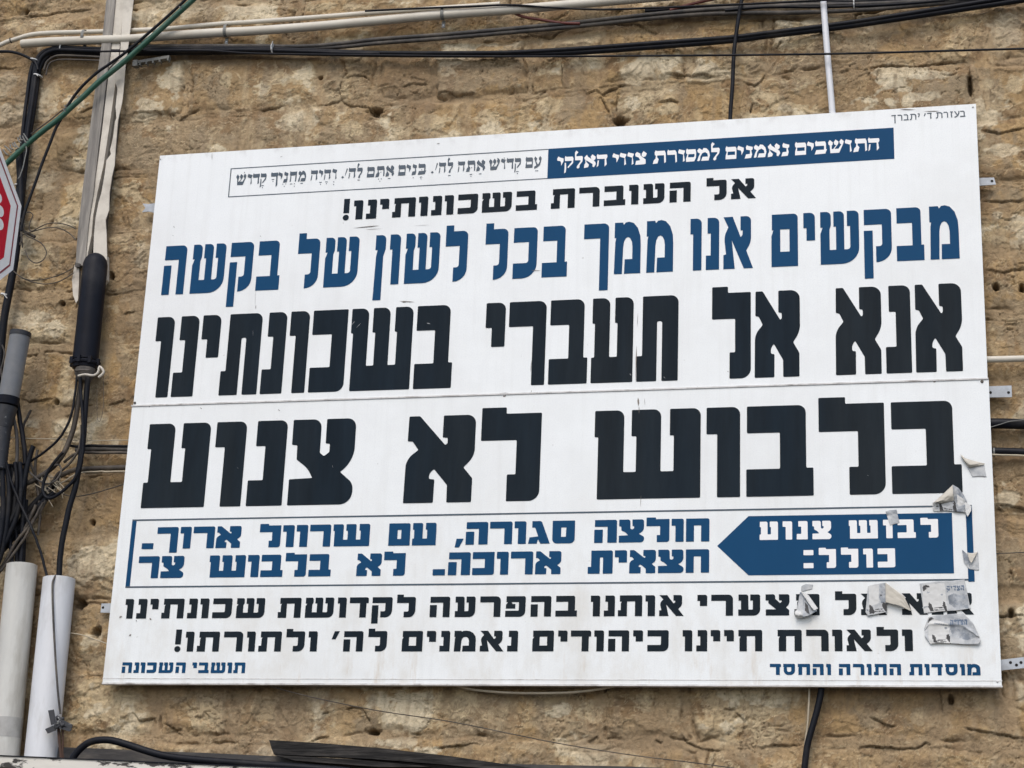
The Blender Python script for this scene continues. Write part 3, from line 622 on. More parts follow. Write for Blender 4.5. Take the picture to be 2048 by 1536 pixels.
def put(mb, polys, x, z, depth):
    """Fill 2D outlines (first = outer, the rest holes) on the board, a film thickness in front of it."""
    vs = [[Vector((p.x+x, p.y+z, 0)) for p in q] for q in polys]
    tri = tessellate_polygon(vs); flat = [p for q in vs for p in q]
    f = []
    for t in tri:
        a, b, c = (flat[i] for i in t)
        f.append(t if (b-a).cross(c-a).z > 0 else t[::-1])
    mb.add([(p.x, depth, p.y) for p in flat], f)
def line(font, frame, base, top, letters, mat, depth=-0.0010, r0=0.0, th=.17, extra=None, name='word', gap=.30):
    """One line of text. frame = (x, y, scale) of the enlarged view its coordinates were read in; letters = (glyph, x, y left, x, y right[, frame])."""
    cv = lambda p, fr=frame: (fr[0]+p[0]/fr[2], fr[1]+p[1]/fr[2])
    def avg(ps): 
        z = [zz(*cv(p[:2], p[2] if len(p) > 2 else frame)) for p in ps]; return sum(z)/len(z)
    zb, zt = avg(base), avg(top); h = zt-zb
    mb = MB(); k = None
    for g in letters:
        fr = g[5] if len(g) > 5 else frame; fr2 = g[6] if len(g) > 6 else fr
        xa = u(*cv((g[1], g[2]), fr)); xb = u(*cv((g[3], g[4]), fr2)); w = xb-xa
        if k is not None and xa-k > gap*h and not extra:          # a gap: the next word is a part of its own
            mb.build(name, mat, sign); mb = MB()
        k = xb
        if font is T_:
            for i, s in enumerate(font[g[0]]):
                put(mb, [stroke_poly(s, w, h, th)], xa, zb, depth-0.00012*i)
            continue
        parts = font[g[0]]; i = 0; n = 0
        while i < len(parts):
            grp = [fillet(parts[i], w, h, r0)]
            if i+1 < len(parts) and parts[i+1] == 'hole':
                grp.append(fillet(parts[i+2], w, h, 0.0)); i += 2
            put(mb, grp, xa, zb, depth-0.00012*n); i += 1; n += 1
    if extra: extra(mb, cv, h)
    if mb.f: mb.build(name, mat, sign)

BK, BL, WH = M['black_vinyl'], M['blue_vinyl'], M['white_vinyl']
def rect(mb, x0, x1, z0, z1, d): mb.add([(x0,d,z0),(x1,d,z0),(x1,d,z1),(x0,d,z1)], [(0,1,2,3)])
# ---- printed bars and boxes
bx0, bx1 = u(1095.7, 328), u(1788, 286); bz1 = (zz(1095.7,298.6)+zz(1787.6,254.5))/2; bz0 = (zz(1095,358)+zz(1788.6,317.7))/2
mb = MB(); rect(mb, bx0, bx1, bz0, bz1, -0.0006); mb.build('blue_bar', BL, sign)
qx0 = u(459, 363); t_ = 0.0036
mb = MB()
rect(mb, qx0, bx0-0.0004, bz1-t_, bz1, -0.0006); rect(mb, qx0, bx0-0.0004, bz0, bz0+t_, -0.0006); rect(mb, qx0, qx0+t_*1.1, bz0+t_, bz1-t_, -0.0006)
mb.build('box_outline', M['slate_vinyl'], sign)
lx0, lx1 = u(258, 1106), u(1946.5, 1087); lz1 = (zz(266,1037)+zz(1943,1012))/2; lz0 = (zz(251.5,1175)+zz(1949,1162))/2; t2 = 0.0056
mb = MB()
rect(mb, lx0, lx1, lz1-t2, lz1, -0.0006); rect(mb, lx0, lx1, lz0, lz0+t2, -0.0006)
mb.build('box_outline', M['slate_vinyl'], sign)
mb = MB()
rect(mb, lx0, lx0+0.0165, lz0+t2, lz1-t2, -0.0006); mb.build('box_side', BL, sign); mb = MB(); rect(mb, lx1-0.0195, lx1, lz0-0.004, lz1-0.004, -0.0008)
mb.build('box_side', BL, sign)
az1 = (zz(1497,1032)+zz(1903,1026))/2; az0 = (zz(1497,1150)+zz(1908,1147.5))/2
mb = MB(); mb.add([(u(1434.4,1091.5),-0.0006,(az0+az1)/2),(u(1497,1091),-0.0006,az0),(u(1906,1087),-0.0006,az0),(u(1906,1087),-0.0006,az1),(u(1497,1091),-0.0006,az1)], [(0,1,2,3,4)])
mb.build('arrow_panel', BL, sign)

z1, z2, z3, z4 = (300,590,4.876), (660,580,4.876), (960,570,4.876), (1400,550,3.657)
line(H_, z1, [(52,987),(1038,958),(1178,955,z2),(1928,937,z3),(1932,720,z4)], [(78,203),(1750,78,z4)], [
 ('vav',55,437,172,982),('nun',203,980,415,975),('yod',503,422,665,600),('tav',668,968,1038,958),('nun',1070,955,1282,948),('vav',1363,387,1505,943),('kaf',1540,943,1940,128),
 ('shin',205,415,772,965,z2),('bet',808,963,1178,955,z2),
 ('yod',55,418,238,600,z3),('resh',282,410,625,975,z3),('bet',662,972,1040,960,z3),('ayin',1077,960,1485,945,z3),('tav',1523,945,1928,937,z3),
 ('lamed',88,328,372,690,z4),('alef',400,760,735,750,z4),('alef',995,745,1337,738,z4),('nun',1365,735,1553,730,z4),('alef',1582,727,1932,720,z4)], BK, r0=.012)
y5, y6, y7, y8 = (270,800,4.357), (780,800,4.357), (1180,790,4.357), (1540,780,4.876)
line(H_, y5, [(50,935),(1325,915),(713,887,y6),(68,912,y7),(1948,885,y7),(1193,1022,y8)], [(123,202),(153,148,y6),(1172,130,y8)], [
 ('ayin',50,935,600,930),('vav',700,405,918,925),('nun',965,920,1278,915),('tsadi',1325,915,1895,780),
 ('alef',113,895,750,200,y6),('lamed',793,355,1325,118,y6),
 ('shin',40,370,960,900,y7),('vav',1015,350,1308,895,y7),('bet',1362,892,1950,885,y7),('lamed',475,410,1130,940,y8),('bet',1193,1022,1880,1010,y8)], BK, r0=.012)
a1, a2, a3, a4, a5 = (300,450,6.0235), (580,440,5.389), (920,430,4.6545), (1340,390,6.4), (1620,380,6.4)
line(B_, a1, [(137,820),(357,715,a2),(1170,687,a2),(758,583,a3),(1678,545,a3),(1300,932,a4),(1115,930,a5),(1918,897,a5)], [(203,240),(1158,93,a3),(1100,250,a5)], [
 ('he',137,820,455,260),('shin',478,805,925,250),('qof',970,375,1258,230),('bet',1268,772,1548,760),
 ('lamed',88,350,330,230,a2),('shin',357,715,752,210,a2),('nun_f',922,318,1040,190,a2),('vav',1078,312,1168,687,a2),('shin',1227,685,1622,175,a2),('lamed',1678,288,1922,160,a2),
 ('lamed',238,278,452,165,a3),('kaf',487,595,725,150,a3),('bet',758,583,993,570,a3),('kaf_f',1155,230,1375,693,a3),('mem',1432,552,1678,545,a3),('mem',1733,540,1982,530,a3),
 ('vav',262,508,402,970,a4),('nun',458,970,628,960,a4),('alef',683,958,1062,942,a4),('mem_f',1300,932,1640,915,a4),('yod',1708,440,1858,595,a4),
 ('shin',132,495,630,700,a5),('qof',687,465,1045,600,a5),('bet',1115,930,1468,912,a5),('mem',1545,912,1918,897,a5)], BL)
b1, b2 = (670,370,4.6545), (1080,340,4.6545)
line(B_, b1, [(190,315),(385,305),(745,292),(100,368,b2),(790,328,b2),(1400,298,b2),(1780,277,b2)], [(180,137),(1690,62),(120,185,b2),(1210,122,b2)], [
 ('excl',73,295,143,120),('vav',178,185,255,312),('nun',287,308,383,305),('yod',420,175,503,215),('tav',530,300,745,292),('vav',782,160,860,288),('nun',893,285,990,280),('vav',1022,145,1100,275),('kaf',1140,272,1333,120),('shin',1372,130,1645,180),('bet',1682,245,1880,232),
 ('tav',100,368,322,357,b2),('resh',365,222,553,345,b2),('bet',593,340,793,330,b2),('vav',830,190,915,325,b2),('ayin',960,322,1160,150,b2),('he',1205,310,1402,298,b2),('lamed',1550,155,1738,130,b2),('alef',1778,278,2010,268,b2)], BK)
c1, c2 = (1420,1010,7.314), (1680,1000,7.314)
line(H_, c1, [(727,510),(1200,508),(152,568,c2),(1110,555,c2)], [(727,245),(130,300,c2)], [
 ('ayin',727,510,995,505),('vav',1063,320,1203,508),('nun',1270,505,1430,500),('tsadi',1500,500,1775,450),('shin',130,380,555,565,c2),('vav',630,370,772,563,c2),('bet',845,560,1110,555,c2),('lamed',1178,365,1440,530,c2)], WH, r0=.03)
line(H_, c1, [(1372,925),(1710,918),(135,995,c2),(560,990,c2)], [(1840,645),(555,710,c2)], [
 ('colon',1368,730,1515,920),('lamed',1592,735,1845,900),('lamed',15,800,270,960,c2),('vav',340,800,485,990,c2),('kaf',555,990,810,960,c2)], WH, r0=.03)
d1, d2, d3, d4 = (260,1030,6.4), (560,1030,6.4), (850,1030,6.4), (1130,1030,6.4)
line(H_, d1, [(675,425),(1095,423),(78,410,d2),(1385,393,d2),(518,377,d3),(1590,368,d3),(372,358,d4),(1845,350,d4)], [(820,145),(1550,52,d4)], [
 ('dash',148,435,303,360),('kaf_f',352,230,597,475),('vav',648,225,770,425),('resh',815,222,1070,425),('alef',1093,423,1432,160),('lamed',1663,215,1920,390),
 ('vav',40,210,172,410,d2),('vav',213,210,345,408,d2),('resh',385,205,640,405,d2),('shin',685,200,1140,397,d2),('mem_f',1385,393,1658,388,d2),('ayin',1688,388,1992,382,d2),
 ('comma',380,410,497,300,d3),('he',518,377,800,375,d3),('resh',833,168,1112,372,d3),('vav',1147,165,1290,370,d3),('gimel',1318,368,1597,367,d3),('samekh',1628,340,1915,335,d3),
 ('he',372,358,662,355,d4),('tsadi',688,355,1012,300,d4),('lamed',1043,145,1335,330,d4),('vav',1365,142,1518,350,d4),('het',1548,350,1848,350,d4)], BL, r0=.02)
line(H_, d1, [(385,810),(1020,798),(190,790,d2),(973,780,d2),(292,768,d3),(1740,758,d3),(290,752,d4),(1845,745,d4)], [(1020,515),(1548,445,d4)], [
 ('resh',112,610,357,810),('tsadi',385,810,683,750),('shin',1020,600,1465,795),('vav',1510,590,1640,795),('bet',1665,793,1948,790),
 ('lamed',72,588,330,760,d2),('bet',360,788,645,785,d2),('alef',973,780,1308,510,d2),('lamed',1333,572,1597,750,d2),
 ('dash',97,768,257,690,d3),('he',292,768,575,765,d3),('kaf',602,765,893,470,d3),('vav',920,550,1063,760,d3),('resh',1100,548,1378,758,d3),('alef',1407,758,1748,480,d3),
 ('tav',290,752,608,748,d4),('yod',638,540,793,605,d4),('alef',820,748,1165,460,d4),('tsadi',1190,748,1517,700,d4),('het',1545,745,1845,745,d4)], BL, r0=.02)
w1, w2, w3, w4, w5, w6 = (240,1170,6.4), (520,1170,6.4), (800,1170,6.4), (1100,1170,6.4), (1380,1170,6.4), (1670,1160,6.4)
line(B_, w1, [(80,435),(520,430),(225,415,w2),(1100,412,w2),(378,403,w3),(868,398,w4),(455,398,w5),(970,396,w5),(120,458,w6)], [(75,182),(890,130,w4),(272,127,w5)], [
 ('vav',72,252,158,435),('nun',203,437,332,433),('yod',390,250,490,312),('tav',525,432,808,428),('nun',855,427,980,423),('vav',1030,243,1128,423),('kaf',1177,422,1443,190),('shin',1483,415,1862,190),
 ('tav',225,415,517,412,w2),('shin',573,413,952,185,w2),('vav',997,230,1098,412,w2),('dalet',1150,228,1395,180,w2),('qof',1438,225,1700,180,w2),('lamed',1755,222,1997,170,w2),
 ('he',378,403,633,400,w3),('ayin',700,403,970,160,w3),('resh',1028,212,1283,400,w3),('pe',1345,402,1612,165,w3),('he',1670,400,1932,400,w3),
 ('bet',68,398,343,395,w4),('vav',523,210,638,398,w4),('nun',688,398,828,397,w4),('tav',868,398,1178,397,w4),('vav',1223,208,1343,397,w4),('alef',1397,398,1710,395,w4),
 ('yod',95,205,220,268,w5),('resh',272,205,550,397,w5),('ayin',618,397,898,160,w5),('tsadi',968,205,1273,160,w5),('tav',1337,395,1660,395,w5),
 ('lamed',1857,198,272,220,w5,w6),('alef',335,458,668,456,w6),('alef',860,458,1195,456,w6),('nun',1240,455,1390,455,w6),('alef',1435,455,1782,458,w6)], BK)
line(B_, w1, [(852,855),(1480,850),(180,848,w2),(640,848,w2),(20,843,w3),(410,845,w4),(1245,848,w4),(80,848,w5),(1135,852,w5),(150,920,w6),(985,922,w6)], [(845,597),(745,575,w4),(858,640,w6)], [
 ('excl',695,820,798,570),('vav',843,668,935,855),('tav',980,855,1262,852),('resh',1332,665,1562,850),('vav',1627,662,1722,850),('tav',1768,850,265,848,w1,w2),
 ('lamed',338,662,580,620,w2),('vav',623,660,725,848,w2),('apos',918,690,1025,590,w2),('he',1062,848,1312,847,w2),('lamed',1388,660,1632,610,w2),('mem_f',1812,843,283,843,w2,w3),
 ('yod',345,650,460,715,w3),('nun',503,843,633,843,w3),('mem',688,843,965,843,w3),('alef',1020,843,1325,843,w3),('nun',1370,843,1505,843,w3),('mem_f',1692,845,1965,845,w3),
 ('yod',105,650,223,715,w4),('dalet',267,652,528,600,w4),('vav',567,655,687,845,w4),('he',742,846,1010,846,w4),('yod',1065,652,1190,715,w4),('kaf',1245,848,1520,610,w4),('vav',1698,652,1820,848,w4),('nun',1872,848,2012,848,w4),
 ('yod',265,655,388,718,w5),('yod',437,655,562,718,w5),('het',620,655,925,850,w5),('het',1122,655,1432,852,w5),('resh',1487,655,1777,852,w5),('vav',1820,655,1953,853,w5),
 ('alef',150,920,485,920,w6),('lamed',533,718,808,680,w6),('vav',858,715,1000,922,w6)], BK)
x1, x2 = (230,1300,7.314), (1520,1300,4.452)
line(B_, x1, [(95,342),(640,338),(1730,330)], [(110,188),(1750,175)], [
 ('he',95,342,240,340),('nun',268,342,345,340),('vav',375,225,435,340),('kaf',460,342,612,215),('shin',637,335,855,215),('he',882,335,1027,333),('yod',1133,215,1197,258),('bet',1217,330,1368,328),('shin',1400,330,1620,200),('vav',1645,210,1707,328),('tav',1730,328,1900,328)], BL)
line(B_, x2, [(150,217),(340,218),(705,221),(1330,228),(1965,235)], [(90,120),(705,122),(1850,130)], [
 ('dalet',88,145,187,140),('samekh',207,180,312,180),('het',337,150,447,218),('he',470,218,568,218),('vav',590,150,633,218),('he',703,221,806,221),('resh',828,150,930,221),('vav',950,150,995,222),('tav',1015,222,1130,224),('he',1155,225,1257,224),
 ('tav',1330,228,1448,229),('vav',1465,155,1512,229),('dalet',1527,155,1627,150),('samekh',1650,190,1760,190),('vav',1780,155,1827,233),('mem',1847,235,1965,235)], BL)
s4, s5, s6 = (1090,270,7.877), (1330,265,8.192), (1560,250,8.533)
line(S_, s4, [(940,498),(1440,468),(1885,448),(350,482,s5),(1000,440,s5),(1520,412,s5),(1910,385,s5),(260,518,s6),(600,495,s6),(1255,460,s6),(1660,440,s6)], [(900,318),(1080,240,s5),(1600,235,s6)], [
 ('yod',195,370,292,420),('qof',302,480,450,390),('lamed',470,400,598,370),('alef',615,520,800,480),('he',815,360,985,350),('yod',1065,330,1165,350),('vav',1178,330,1280,470),('vav',1300,320,1397,470),('tsadi',1420,300,1605,310),('tav',1698,450,1905,440),('resh',1925,290,197,480,s4,s5),
 ('vav',218,320,327,480,s5),('samekh',345,300,512,330,s5),('mem',528,470,737,340,s5),('lamed',755,290,897,290,s5),('mem_f',992,440,1172,430,s5),('yod',1188,250,1290,290,s5),('nun',1305,420,1437,240,s5),('mem',1455,410,1662,290,s5),('alef',1685,400,1887,350,s5),('nun',1905,385,2035,215,s5),
 ('mem_f',257,520,448,500,s6),('yod',463,310,577,350,s6),('bet',593,495,803,420,s6),('shin',820,300,1088,290,s6),('vav',1108,280,1228,440,s6),('tav',1250,460,1487,440,s6),('he',1500,250,1698,270,s6)], WH)
v1, v2, v3 = (450,310,8.192), (660,305,8.904), (870,295,8.533)
def niqqud(mb, cv, h):
    def disc(fr, x, y, r):
        p = at(*cv((x, y), fr), 0); mb.add([(p.x+r*math.cos(k*math.pi/4), -0.0011, p.z+r*math.sin(k*math.pi/4)) for k in range(8)], [tuple(range(8))])
    def bar(fr, x, y, w):
        p = at(*cv((x, y), fr), 0); w = w/fr[2]*.00172/2; rect(mb, p.x-w, p.x+w, p.z-.0012, p.z+.0012, -0.0011)
    def qamats(fr, x, y): bar(fr, x, y, 46); disc(fr, x, y+32, .0019)
    def segol(fr, x, y): disc(fr, x-24, y, .0019); disc(fr, x+24, y-3, .0019); disc(fr, x, y+36, .0019)
    qamats(v1, 615, 503); segol(v1, 972, 478); bar(v1, 1085, 475, 44); disc(v1, 1137, 472, .0019); disc(v1, 1136, 512, .0019); bar(v1, 1255, 464, 46)
    qamats(v1, 1566, 448); qamats(v1, 1662, 440); disc(v1, 1783, 440, .0021); disc(v1, 1782, 485, .0021); qamats(v1, 787, 402); disc(v1, 322, 288, .0019)
    bar(v2, 512, 490, 50); segol(v2, 889, 474); disc(v2, 907, 353, .0019); bar(v2, 1053, 463, 50); disc(v2, 1483, 448, .0019); qamats(v2, 1621, 438); disc(v2, 1637, 310, .0019)
    bar(v3, 247, 478, 48); qamats(v3, 614, 460); disc(v3, 628, 345, .0019); bar(v3, 770, 450, 48); qamats(v3, 1408, 412); disc(v3, 1183, 182, .0019); disc(v3, 1070, 188, .0019); bar(v3, 1735, 398, 60)
    for fr, x, y in ((v1, 1928, 365), (v2, 1822, 353)):
        p = at(*cv((x, y), fr), 0); r = .0052; mb.add([(p.x-r,-0.0011,p.z),(p.x,-0.0011,p.z-r),(p.x+r,-0.0011,p.z),(p.x,-0.0011,p.z+r)], [(0,1,2,3)])
line(S_, v1, [(205,485),(1240,430),(1500,410),(655,440,v2),(1215,415,v2),(1560,395,v2),(945,402,v3),(1545,362,v3)], [(470,312),(690,262,v2),(1560,192,v3)], [
 ('shin',190,340,352,350),('vav',375,325,440,470),('dalet',460,330,562,470),('qof',568,510,683,340),('kaf_f',755,320,862,490),('yod',880,310,942,370),('nun',950,440,1040,310),('het',1055,440,1182,300),('mem',1195,430,1332,340),('he',1400,410,1527,270),('yod',1543,260,1605,330),('he',1617,400,1740,260),('vav',1762,250,1828,390),
 ('apos',270,350,318,290,v2),('he',325,460,465,300,v2),('lamed',485,320,583,320,v2),('mem_f',655,440,790,420,v2),('tav',808,435,968,430,v2),('alef',990,430,1140,400,v2),('mem_f',1213,412,1343,400,v2),('yod',1365,240,1437,330,v2),('nun',1450,405,1548,250,v2),('bet',1562,395,1710,345,v2),
 ('apos',1875,270,1922,210,v2),('he',60,450,192,290,v3),('lamed',215,310,310,300,v3),('he',385,430,515,270,v3),('tav',528,425,685,410,v3),('alef',705,415,855,390,v3),('shin',925,240,1110,250,v3),('vav',1128,230,1200,380,v3),('dalet',1222,230,1340,370,v3),('qof',1350,425,1470,230,v3),('mem_f',1542,360,1668,350,v3),('ayin',1690,200,1822,200,v3)], M['slate_vinyl'], extra=niqqud)
r1 = (1760,200,10.24)
line(T_, r1, [(490,418),(585,413),(1640,348),(1745,340)], [(490,300),(1640,224)], [
 ('kaf_f',235,315,330,470),('resh',360,305,462,420),('bet',485,415,588,410),('tav',610,405,745,400),('yod',770,290,825,350),('apos',900,330,940,290),('dalet',965,270,1062,385),('tav',1145,375,1280,370),('resh',1300,255,1400,370),('zayin',1435,245,1498,355),('ayin',1520,370,1625,240),('bet',1640,345,1748,340)], M['slate_vinyl'], th=.17)
# ---- galvanised fixing tabs round the edge: (four corners of the visible tab, screw holes)
def tab(c, holes, bend=0.0):
    ya, yb = 0.030, 0.034
    mb = MB(); P = [at(x, y, ya) for x, y in c]
    mb.prism(P, yb-ya)
    o = mb.build('fixing_tab', M['galvanised'], sign)
    for x, y in holes:
        h = MB(); p = at(x, y, ya-0.0005)
        h.lathe((p.x, ya-0.0015, p.z), (p.x, ya, p.z), [(0, .0042), (.0012, .0048), (.0014, .0048)], 10)
        h.build('screw', M['dark_hole'], o).matrix_parent_inverse = Matrix.Identity(4)
tab([(285,407),(297,408),(312,406),(312,426),(297,423),(284,424),(291,416)], [])
tab([(203,1207),(235,1206),(235,1226),(201,1225)], [(206,1215)])
tab([(1945,356),(1988,355),(1992,369),(1945,372)], [(1984,362)])
tab([(1960,773),(2023,771),(2024,794),(1960,795)], [(1981,785),(2017,785)])
tab([(1990,1321),(2048,1314),(2049,1336),(1990,1342)], [(2021,1325),(2033,1330),(2042,1325)])
tab([(1003,1364),(1100,1364),(1100,1367),(1003,1367)], [])
# ---- scuffs, drips and screw heads on the face
mb = MB(); rnd = random.Random(12)
def mark(x0, y0, x1, y1, w):
    a, b = at(x0, y0, -.0014), at(x1, y1, -.0014); d = (b-a).normalized(); n = Vector((-d.z, 0, d.x))*w
    mb.add([a, a*.65+b*.35-n*rnd.uniform(.5, 1), a*.3+b*.7-n*rnd.uniform(.3, .9), b, a*.35+b*.65+n*rnd.uniform(.3, 1), a*.7+b*.3+n*rnd.uniform(.4, 1)], [(0,1,2,3,4,5)])
for m_ in ((706,456,760,451,.0022),(730,459,766,457,.0010),(798,602,830,604,.0018),(804,604,812,604,.002),(1062,541,1082,541,.0016),(826,451,860,450,.0006),(990,788,1020,786,.0035),(1006,789,1012,792,.006),
           (1276,625,1274,655,.0010),(1273,690,1271,768,.0022),(1276,795,1277,812,.0040),(1278,812,1278,828,.0012),(1289,796,1290,812,.0007),(1282,990,1281,1015,.0010),(1063,720,1061,745,.0010),(1063,780,1062,786,.0012),
           (347,452,349,456,.0016),(345,470,347,472,.0012),(520,471,522,474,.0014),(511,575,510,618,.0006),(512,610,511,618,.0012),(424,305,424,320,.0012),(244,1232,238,1236,.0035),(302,1240,299,1236,.004),(262,1268,258,1272,.003),(272,1240,273,1243,.002),
           (1880,222,1846,223,.0018),(1800,219,1832,219,.0022),(560,314,566,312,.0010),(873,288,880,286,.0016),(955,270,962,266,.0014),(1395,772,1393,780,.0008),(1872,762,1866,764,.003),(400,815,404,818,.0012),(560,822,556,818,.0014),(300,812,298,815,.0012),(1455,742,1457,744,.0015)):
    mark(*m_)
mb.build('scuff_marks', M['grime'], sign)['kind'] = 'stuff'
mb = MB()
for m_ in ((703,650,710,642,.0008),(712,656,722,646,.0009),(853,646,861,648,.0018),(1259,747,1263,751,.0014),(1327,753,1331,757,.0010),(1735,950,1737,952,.0008),(665,930,665.5,936,.0005),(475,935,476,937,.0007),(506,660,506,672,.0004)):
    mark(*m_)
mb.build('scratches', M['slate_scratch'], sign)['kind'] = 'stuff'
for x, y, r in ((1964,763,.0050),(1995,1363,.0035),(321,318,.0028),(1946,214,.0030),(270,806,.0045),(1008,790,.0040),(1540,300,.0022)):
    mb = MB(); p = at(x, y, 0); mb.lathe((p.x, -.0035, p.z), (p.x, .0, p.z), [(0,r*.6),(.0012,r),(.0035,r)], 12); mb.build('screw_head', M['seam' if r < .0045 else 'dusty_cable'], sign)
# ------------------------------------------------------------------ pipes and cables on the wall
PX = 0.00177                                       # metres per photograph pixel near the wall
def path(pts, Y): return [at(p[0], p[1], p[2] if len(p) > 2 else Y) for p in pts]
def cable(name, pts, r, mat, label, cat, Y=0.02, group=None, sides=8, wob=0.0, seed=0, parent=None, taper=None):
    mb = MB(); mb.tube(path(pts, Y), r, sides, wob=wob, seed=seed, taper=taper)
    o = mb.build(name, M[mat], parent, smooth=True)
    o.data.set_sharp_from_angle(angle=math.radians(60))
    if label: tag(o, label, cat, group)
    return o
def tie(px, py, Y, r, axis, parent, mat='tie_white', w=0.004, tail=None):
    """A cable tie: a band round a bundle plus its cut tail."""
    p = at(px, py, Y); ax = Vector(axis).normalized(); mb = MB()
    mb.lathe(p-ax*w/2, p+ax*w/2, [(0, r), (w, r)], 12)
    if tail: mb.tube([p+Vector((0,-r,0)), p+Vector((0,-r,0))+Vector(tail)], .0016, 5, smooth=False)
    mb.build('cable_tie', M[mat], parent, smooth=False)

# the two cream conduits along the top, one thick and one thin
big = cable('conduit_pipe', [(44,88),(100,83.5),(200,80),(260,78),(340,71.5),(440,65),(512,61.5),(640,52),(760,41),(880,30),(1024,19.5),(1160,7.5),(1290,-4),(1400,-14),(1600,-32)], .0175, 'cream_pvc', 'thick cream conduit pipe clipped along the top of the wall', 'conduit pipe', Y=0.012, group='cream conduits along the top', sides=16)
cable('conduit_pipe', [(-60,120),(-5,93),(15,83.5),(27,80),(60,70),(100,66),(170,64),(260,61),(340,57),(440,48),(512,43.5),(640,34),(740,26),(800,22),(900,15),(1000,8)], .0092, 'cream_pvc', 'thin cream conduit pipe running just above the thick cream one', 'conduit pipe', Y=0.030, group='cream conduits along the top', sides=12)
for (x, y, s) in ((168,75,15), (452,64,17), (886,30,17)):
    mb = MB(); P = []
    ph = Vector((.012,0,0))
    c = at(x, y, 0.012)
    for k in range(11):
        a = -math.pi/2*1.15 + math.pi*1.15*k/10
        P.append(c + Vector((0, -math.cos(a)*.0205, math.sin(a)*.0205*(1 if a < 0 else 1.55))))
    for k in range(10):
        mb.add([P[k]-ph/2, P[k]+ph/2, P[k+1]+ph/2, P[k+1]-ph/2], [(0,1,2,3)])
    q = c + Vector((0, .012, -.046)); mb.box(q.x-.0065, q.x+.0065, q.y, q.y+.004, q.z, q.z+.028)
    cl = mb.build('pipe_clip', M['tie_grey'], big)
    sc = MB(); sc.lathe((q.x, q.y-.002, q.z+.009), (q.x, q.y, q.z+.009), [(0,.0028),(.0019,.0035)], 10); sc.build('screw', M['galvanised'], cl).matrix_parent_inverse = Matrix.Identity(4)
tie(22, 81, .03, .0115, (1,0,.3), big, 'dusty_cable', .005)

# black cable bundle that comes up the left side and turns along the wall
GB = 'black cables strung along the top of the wall'
c1 = cable('black_cable', [(34,420),(43,340),(48,300),(55,250),(62,200),(68,150),(73,122),(83,107),(100,98.5),(125,95.5),(200,98),(280,99),(400,97),(512,97),(620,101),(760,106),(900,106.5),(1024,105),(1150,98),(1300,87),(1460,75),(1536,66),(1700,45),(1900,14),(2060,-12)], .0090, 'black_cable', 'uppermost black cable turning from the left corner and rising to the top right', 'cable', Y=0.022, group=GB)
cable('black_cable', [(41,430),(50,340),(54,300),(62,250),(70,200),(76,150),(82,130),(93,115),(110,106),(200,107),(280,106.5),(400,105),(512,104),(640,107),(760,109),(900,110),(1024,109.5),(1150,105),(1300,94.5),(1460,81.5),(1536,72),(1700,52),(1900,22),(2060,-2)], .0105, 'black_cable', 'thickest black cable of the pair that rises to the top right corner', 'cable', Y=0.030, group=GB)
cable('black_cable', [(30,440),(46,260),(54,195),(60,150),(66,128),(71,118)], .0075, 'black_cable', 'short black cable left of the upright bundle by the green hose', 'cable', Y=0.020, group=GB)
cable('black_cable', [(-30,101),(-5,103),(25,104),(50,112),(70,124),(76,140)], .0062, 'black_cable', 'black cable entering from the left edge to the first white tie', 'cable', Y=0.012, group=GB)
cable('black_cable', [(200,103),(400,101),(512,107),(760,110.5),(1024,113),(1300,111.5),(1536,109.5),(1700,107),(1900,101.5),(2060,97)], .0040, 'black_cable', 'single thin black wire stretched level across the upper wall', 'cable', Y=-0.02, group=GB)
cable('black_cable', [(240,93),(400,92),(512,92),(580,93),(640,91),(700,85),(760,78),(880,69.5),(1024,57),(1150,45),(1290,30),(1400,20),(1500,14.5),(1600,10),(1750,7),(2060,-8)], .0080, 'dusty_cable', 'dusty grey cable under the thick cream conduit, upper of two', 'cable', Y=0.028, group=GB)
cable('black_cable', [(600,98),(660,95),(700,92),(760,86),(880,77),(1024,64.5),(1150,53),(1290,38),(1400,29),(1500,26),(1600,25),(1750,18),(1900,5),(2060,-6)], .0085, 'dusty_cable', 'dusty grey cable sagging above the pale stones, lower of two', 'cable', Y=0.034, group=GB)
cable('black_cable', [(1290,22),(1420,12.5),(1536,7.5),(1700,3),(1900,-4)], .0062, 'black_cable', 'black cable at the top edge between red wires and white tube', 'cable', Y=0.032, group=GB)
cable('black_cable', [(1450,21),(1536,14),(1650,14),(1800,8),(1950,-5)], .0058, 'black_cable', 'black cable behind the white tube near the top edge', 'cable', Y=0.026, group=GB)
cable('black_cable', [(730,22),(800,18.5),(860,16),(950,12.5),(1024,10),(1100,15),(1200,19),(1290,16.5),(1400,12),(1536,6),(1700,-3)], .0042, 'black_cable', 'thin black wire lying over the thick cream conduit', 'cable', Y=-0.010, group=GB)
for (x, y, Y, r, ax, tl) in ((123,98,.026,.017,(1,0,0),(.004,0,.012)), (546,98,.020,.022,(1,0,0),(.006,-.002,.02)), (1708,9,.026,.022,(1,0,0),(.002,0,.016)), (69,121,.024,.020,(.2,0,1),None), (76,152,.024,.019,(.25,0,1),(.012,-.002,-.012)), (39,372,.024,.020,(.15,0,1),None)):
    tie(x, y, Y, r, ax, c1, tail=tl)
cable('black_cable', [(38,425),(46,340),(51,298),(58,248),(66,196),(72,150),(77,126),(88,110),(104,102),(124,100),(200,102.5),(280,103),(400,101.5),(512,100.5),(620,104),(700,107),(760,108)], .0090, 'black_cable', 'middle black cable of the bundle turning from the left corner', 'cable', Y=0.018, group=GB)
cable('brown_wire', [(88,140),(93,125),(105,115),(120,111),(160,112),(200,114)], .0045, 'brown_cable', 'dusty brown wire curling round inside the corner of the black bundle', 'cable', Y=0.020)
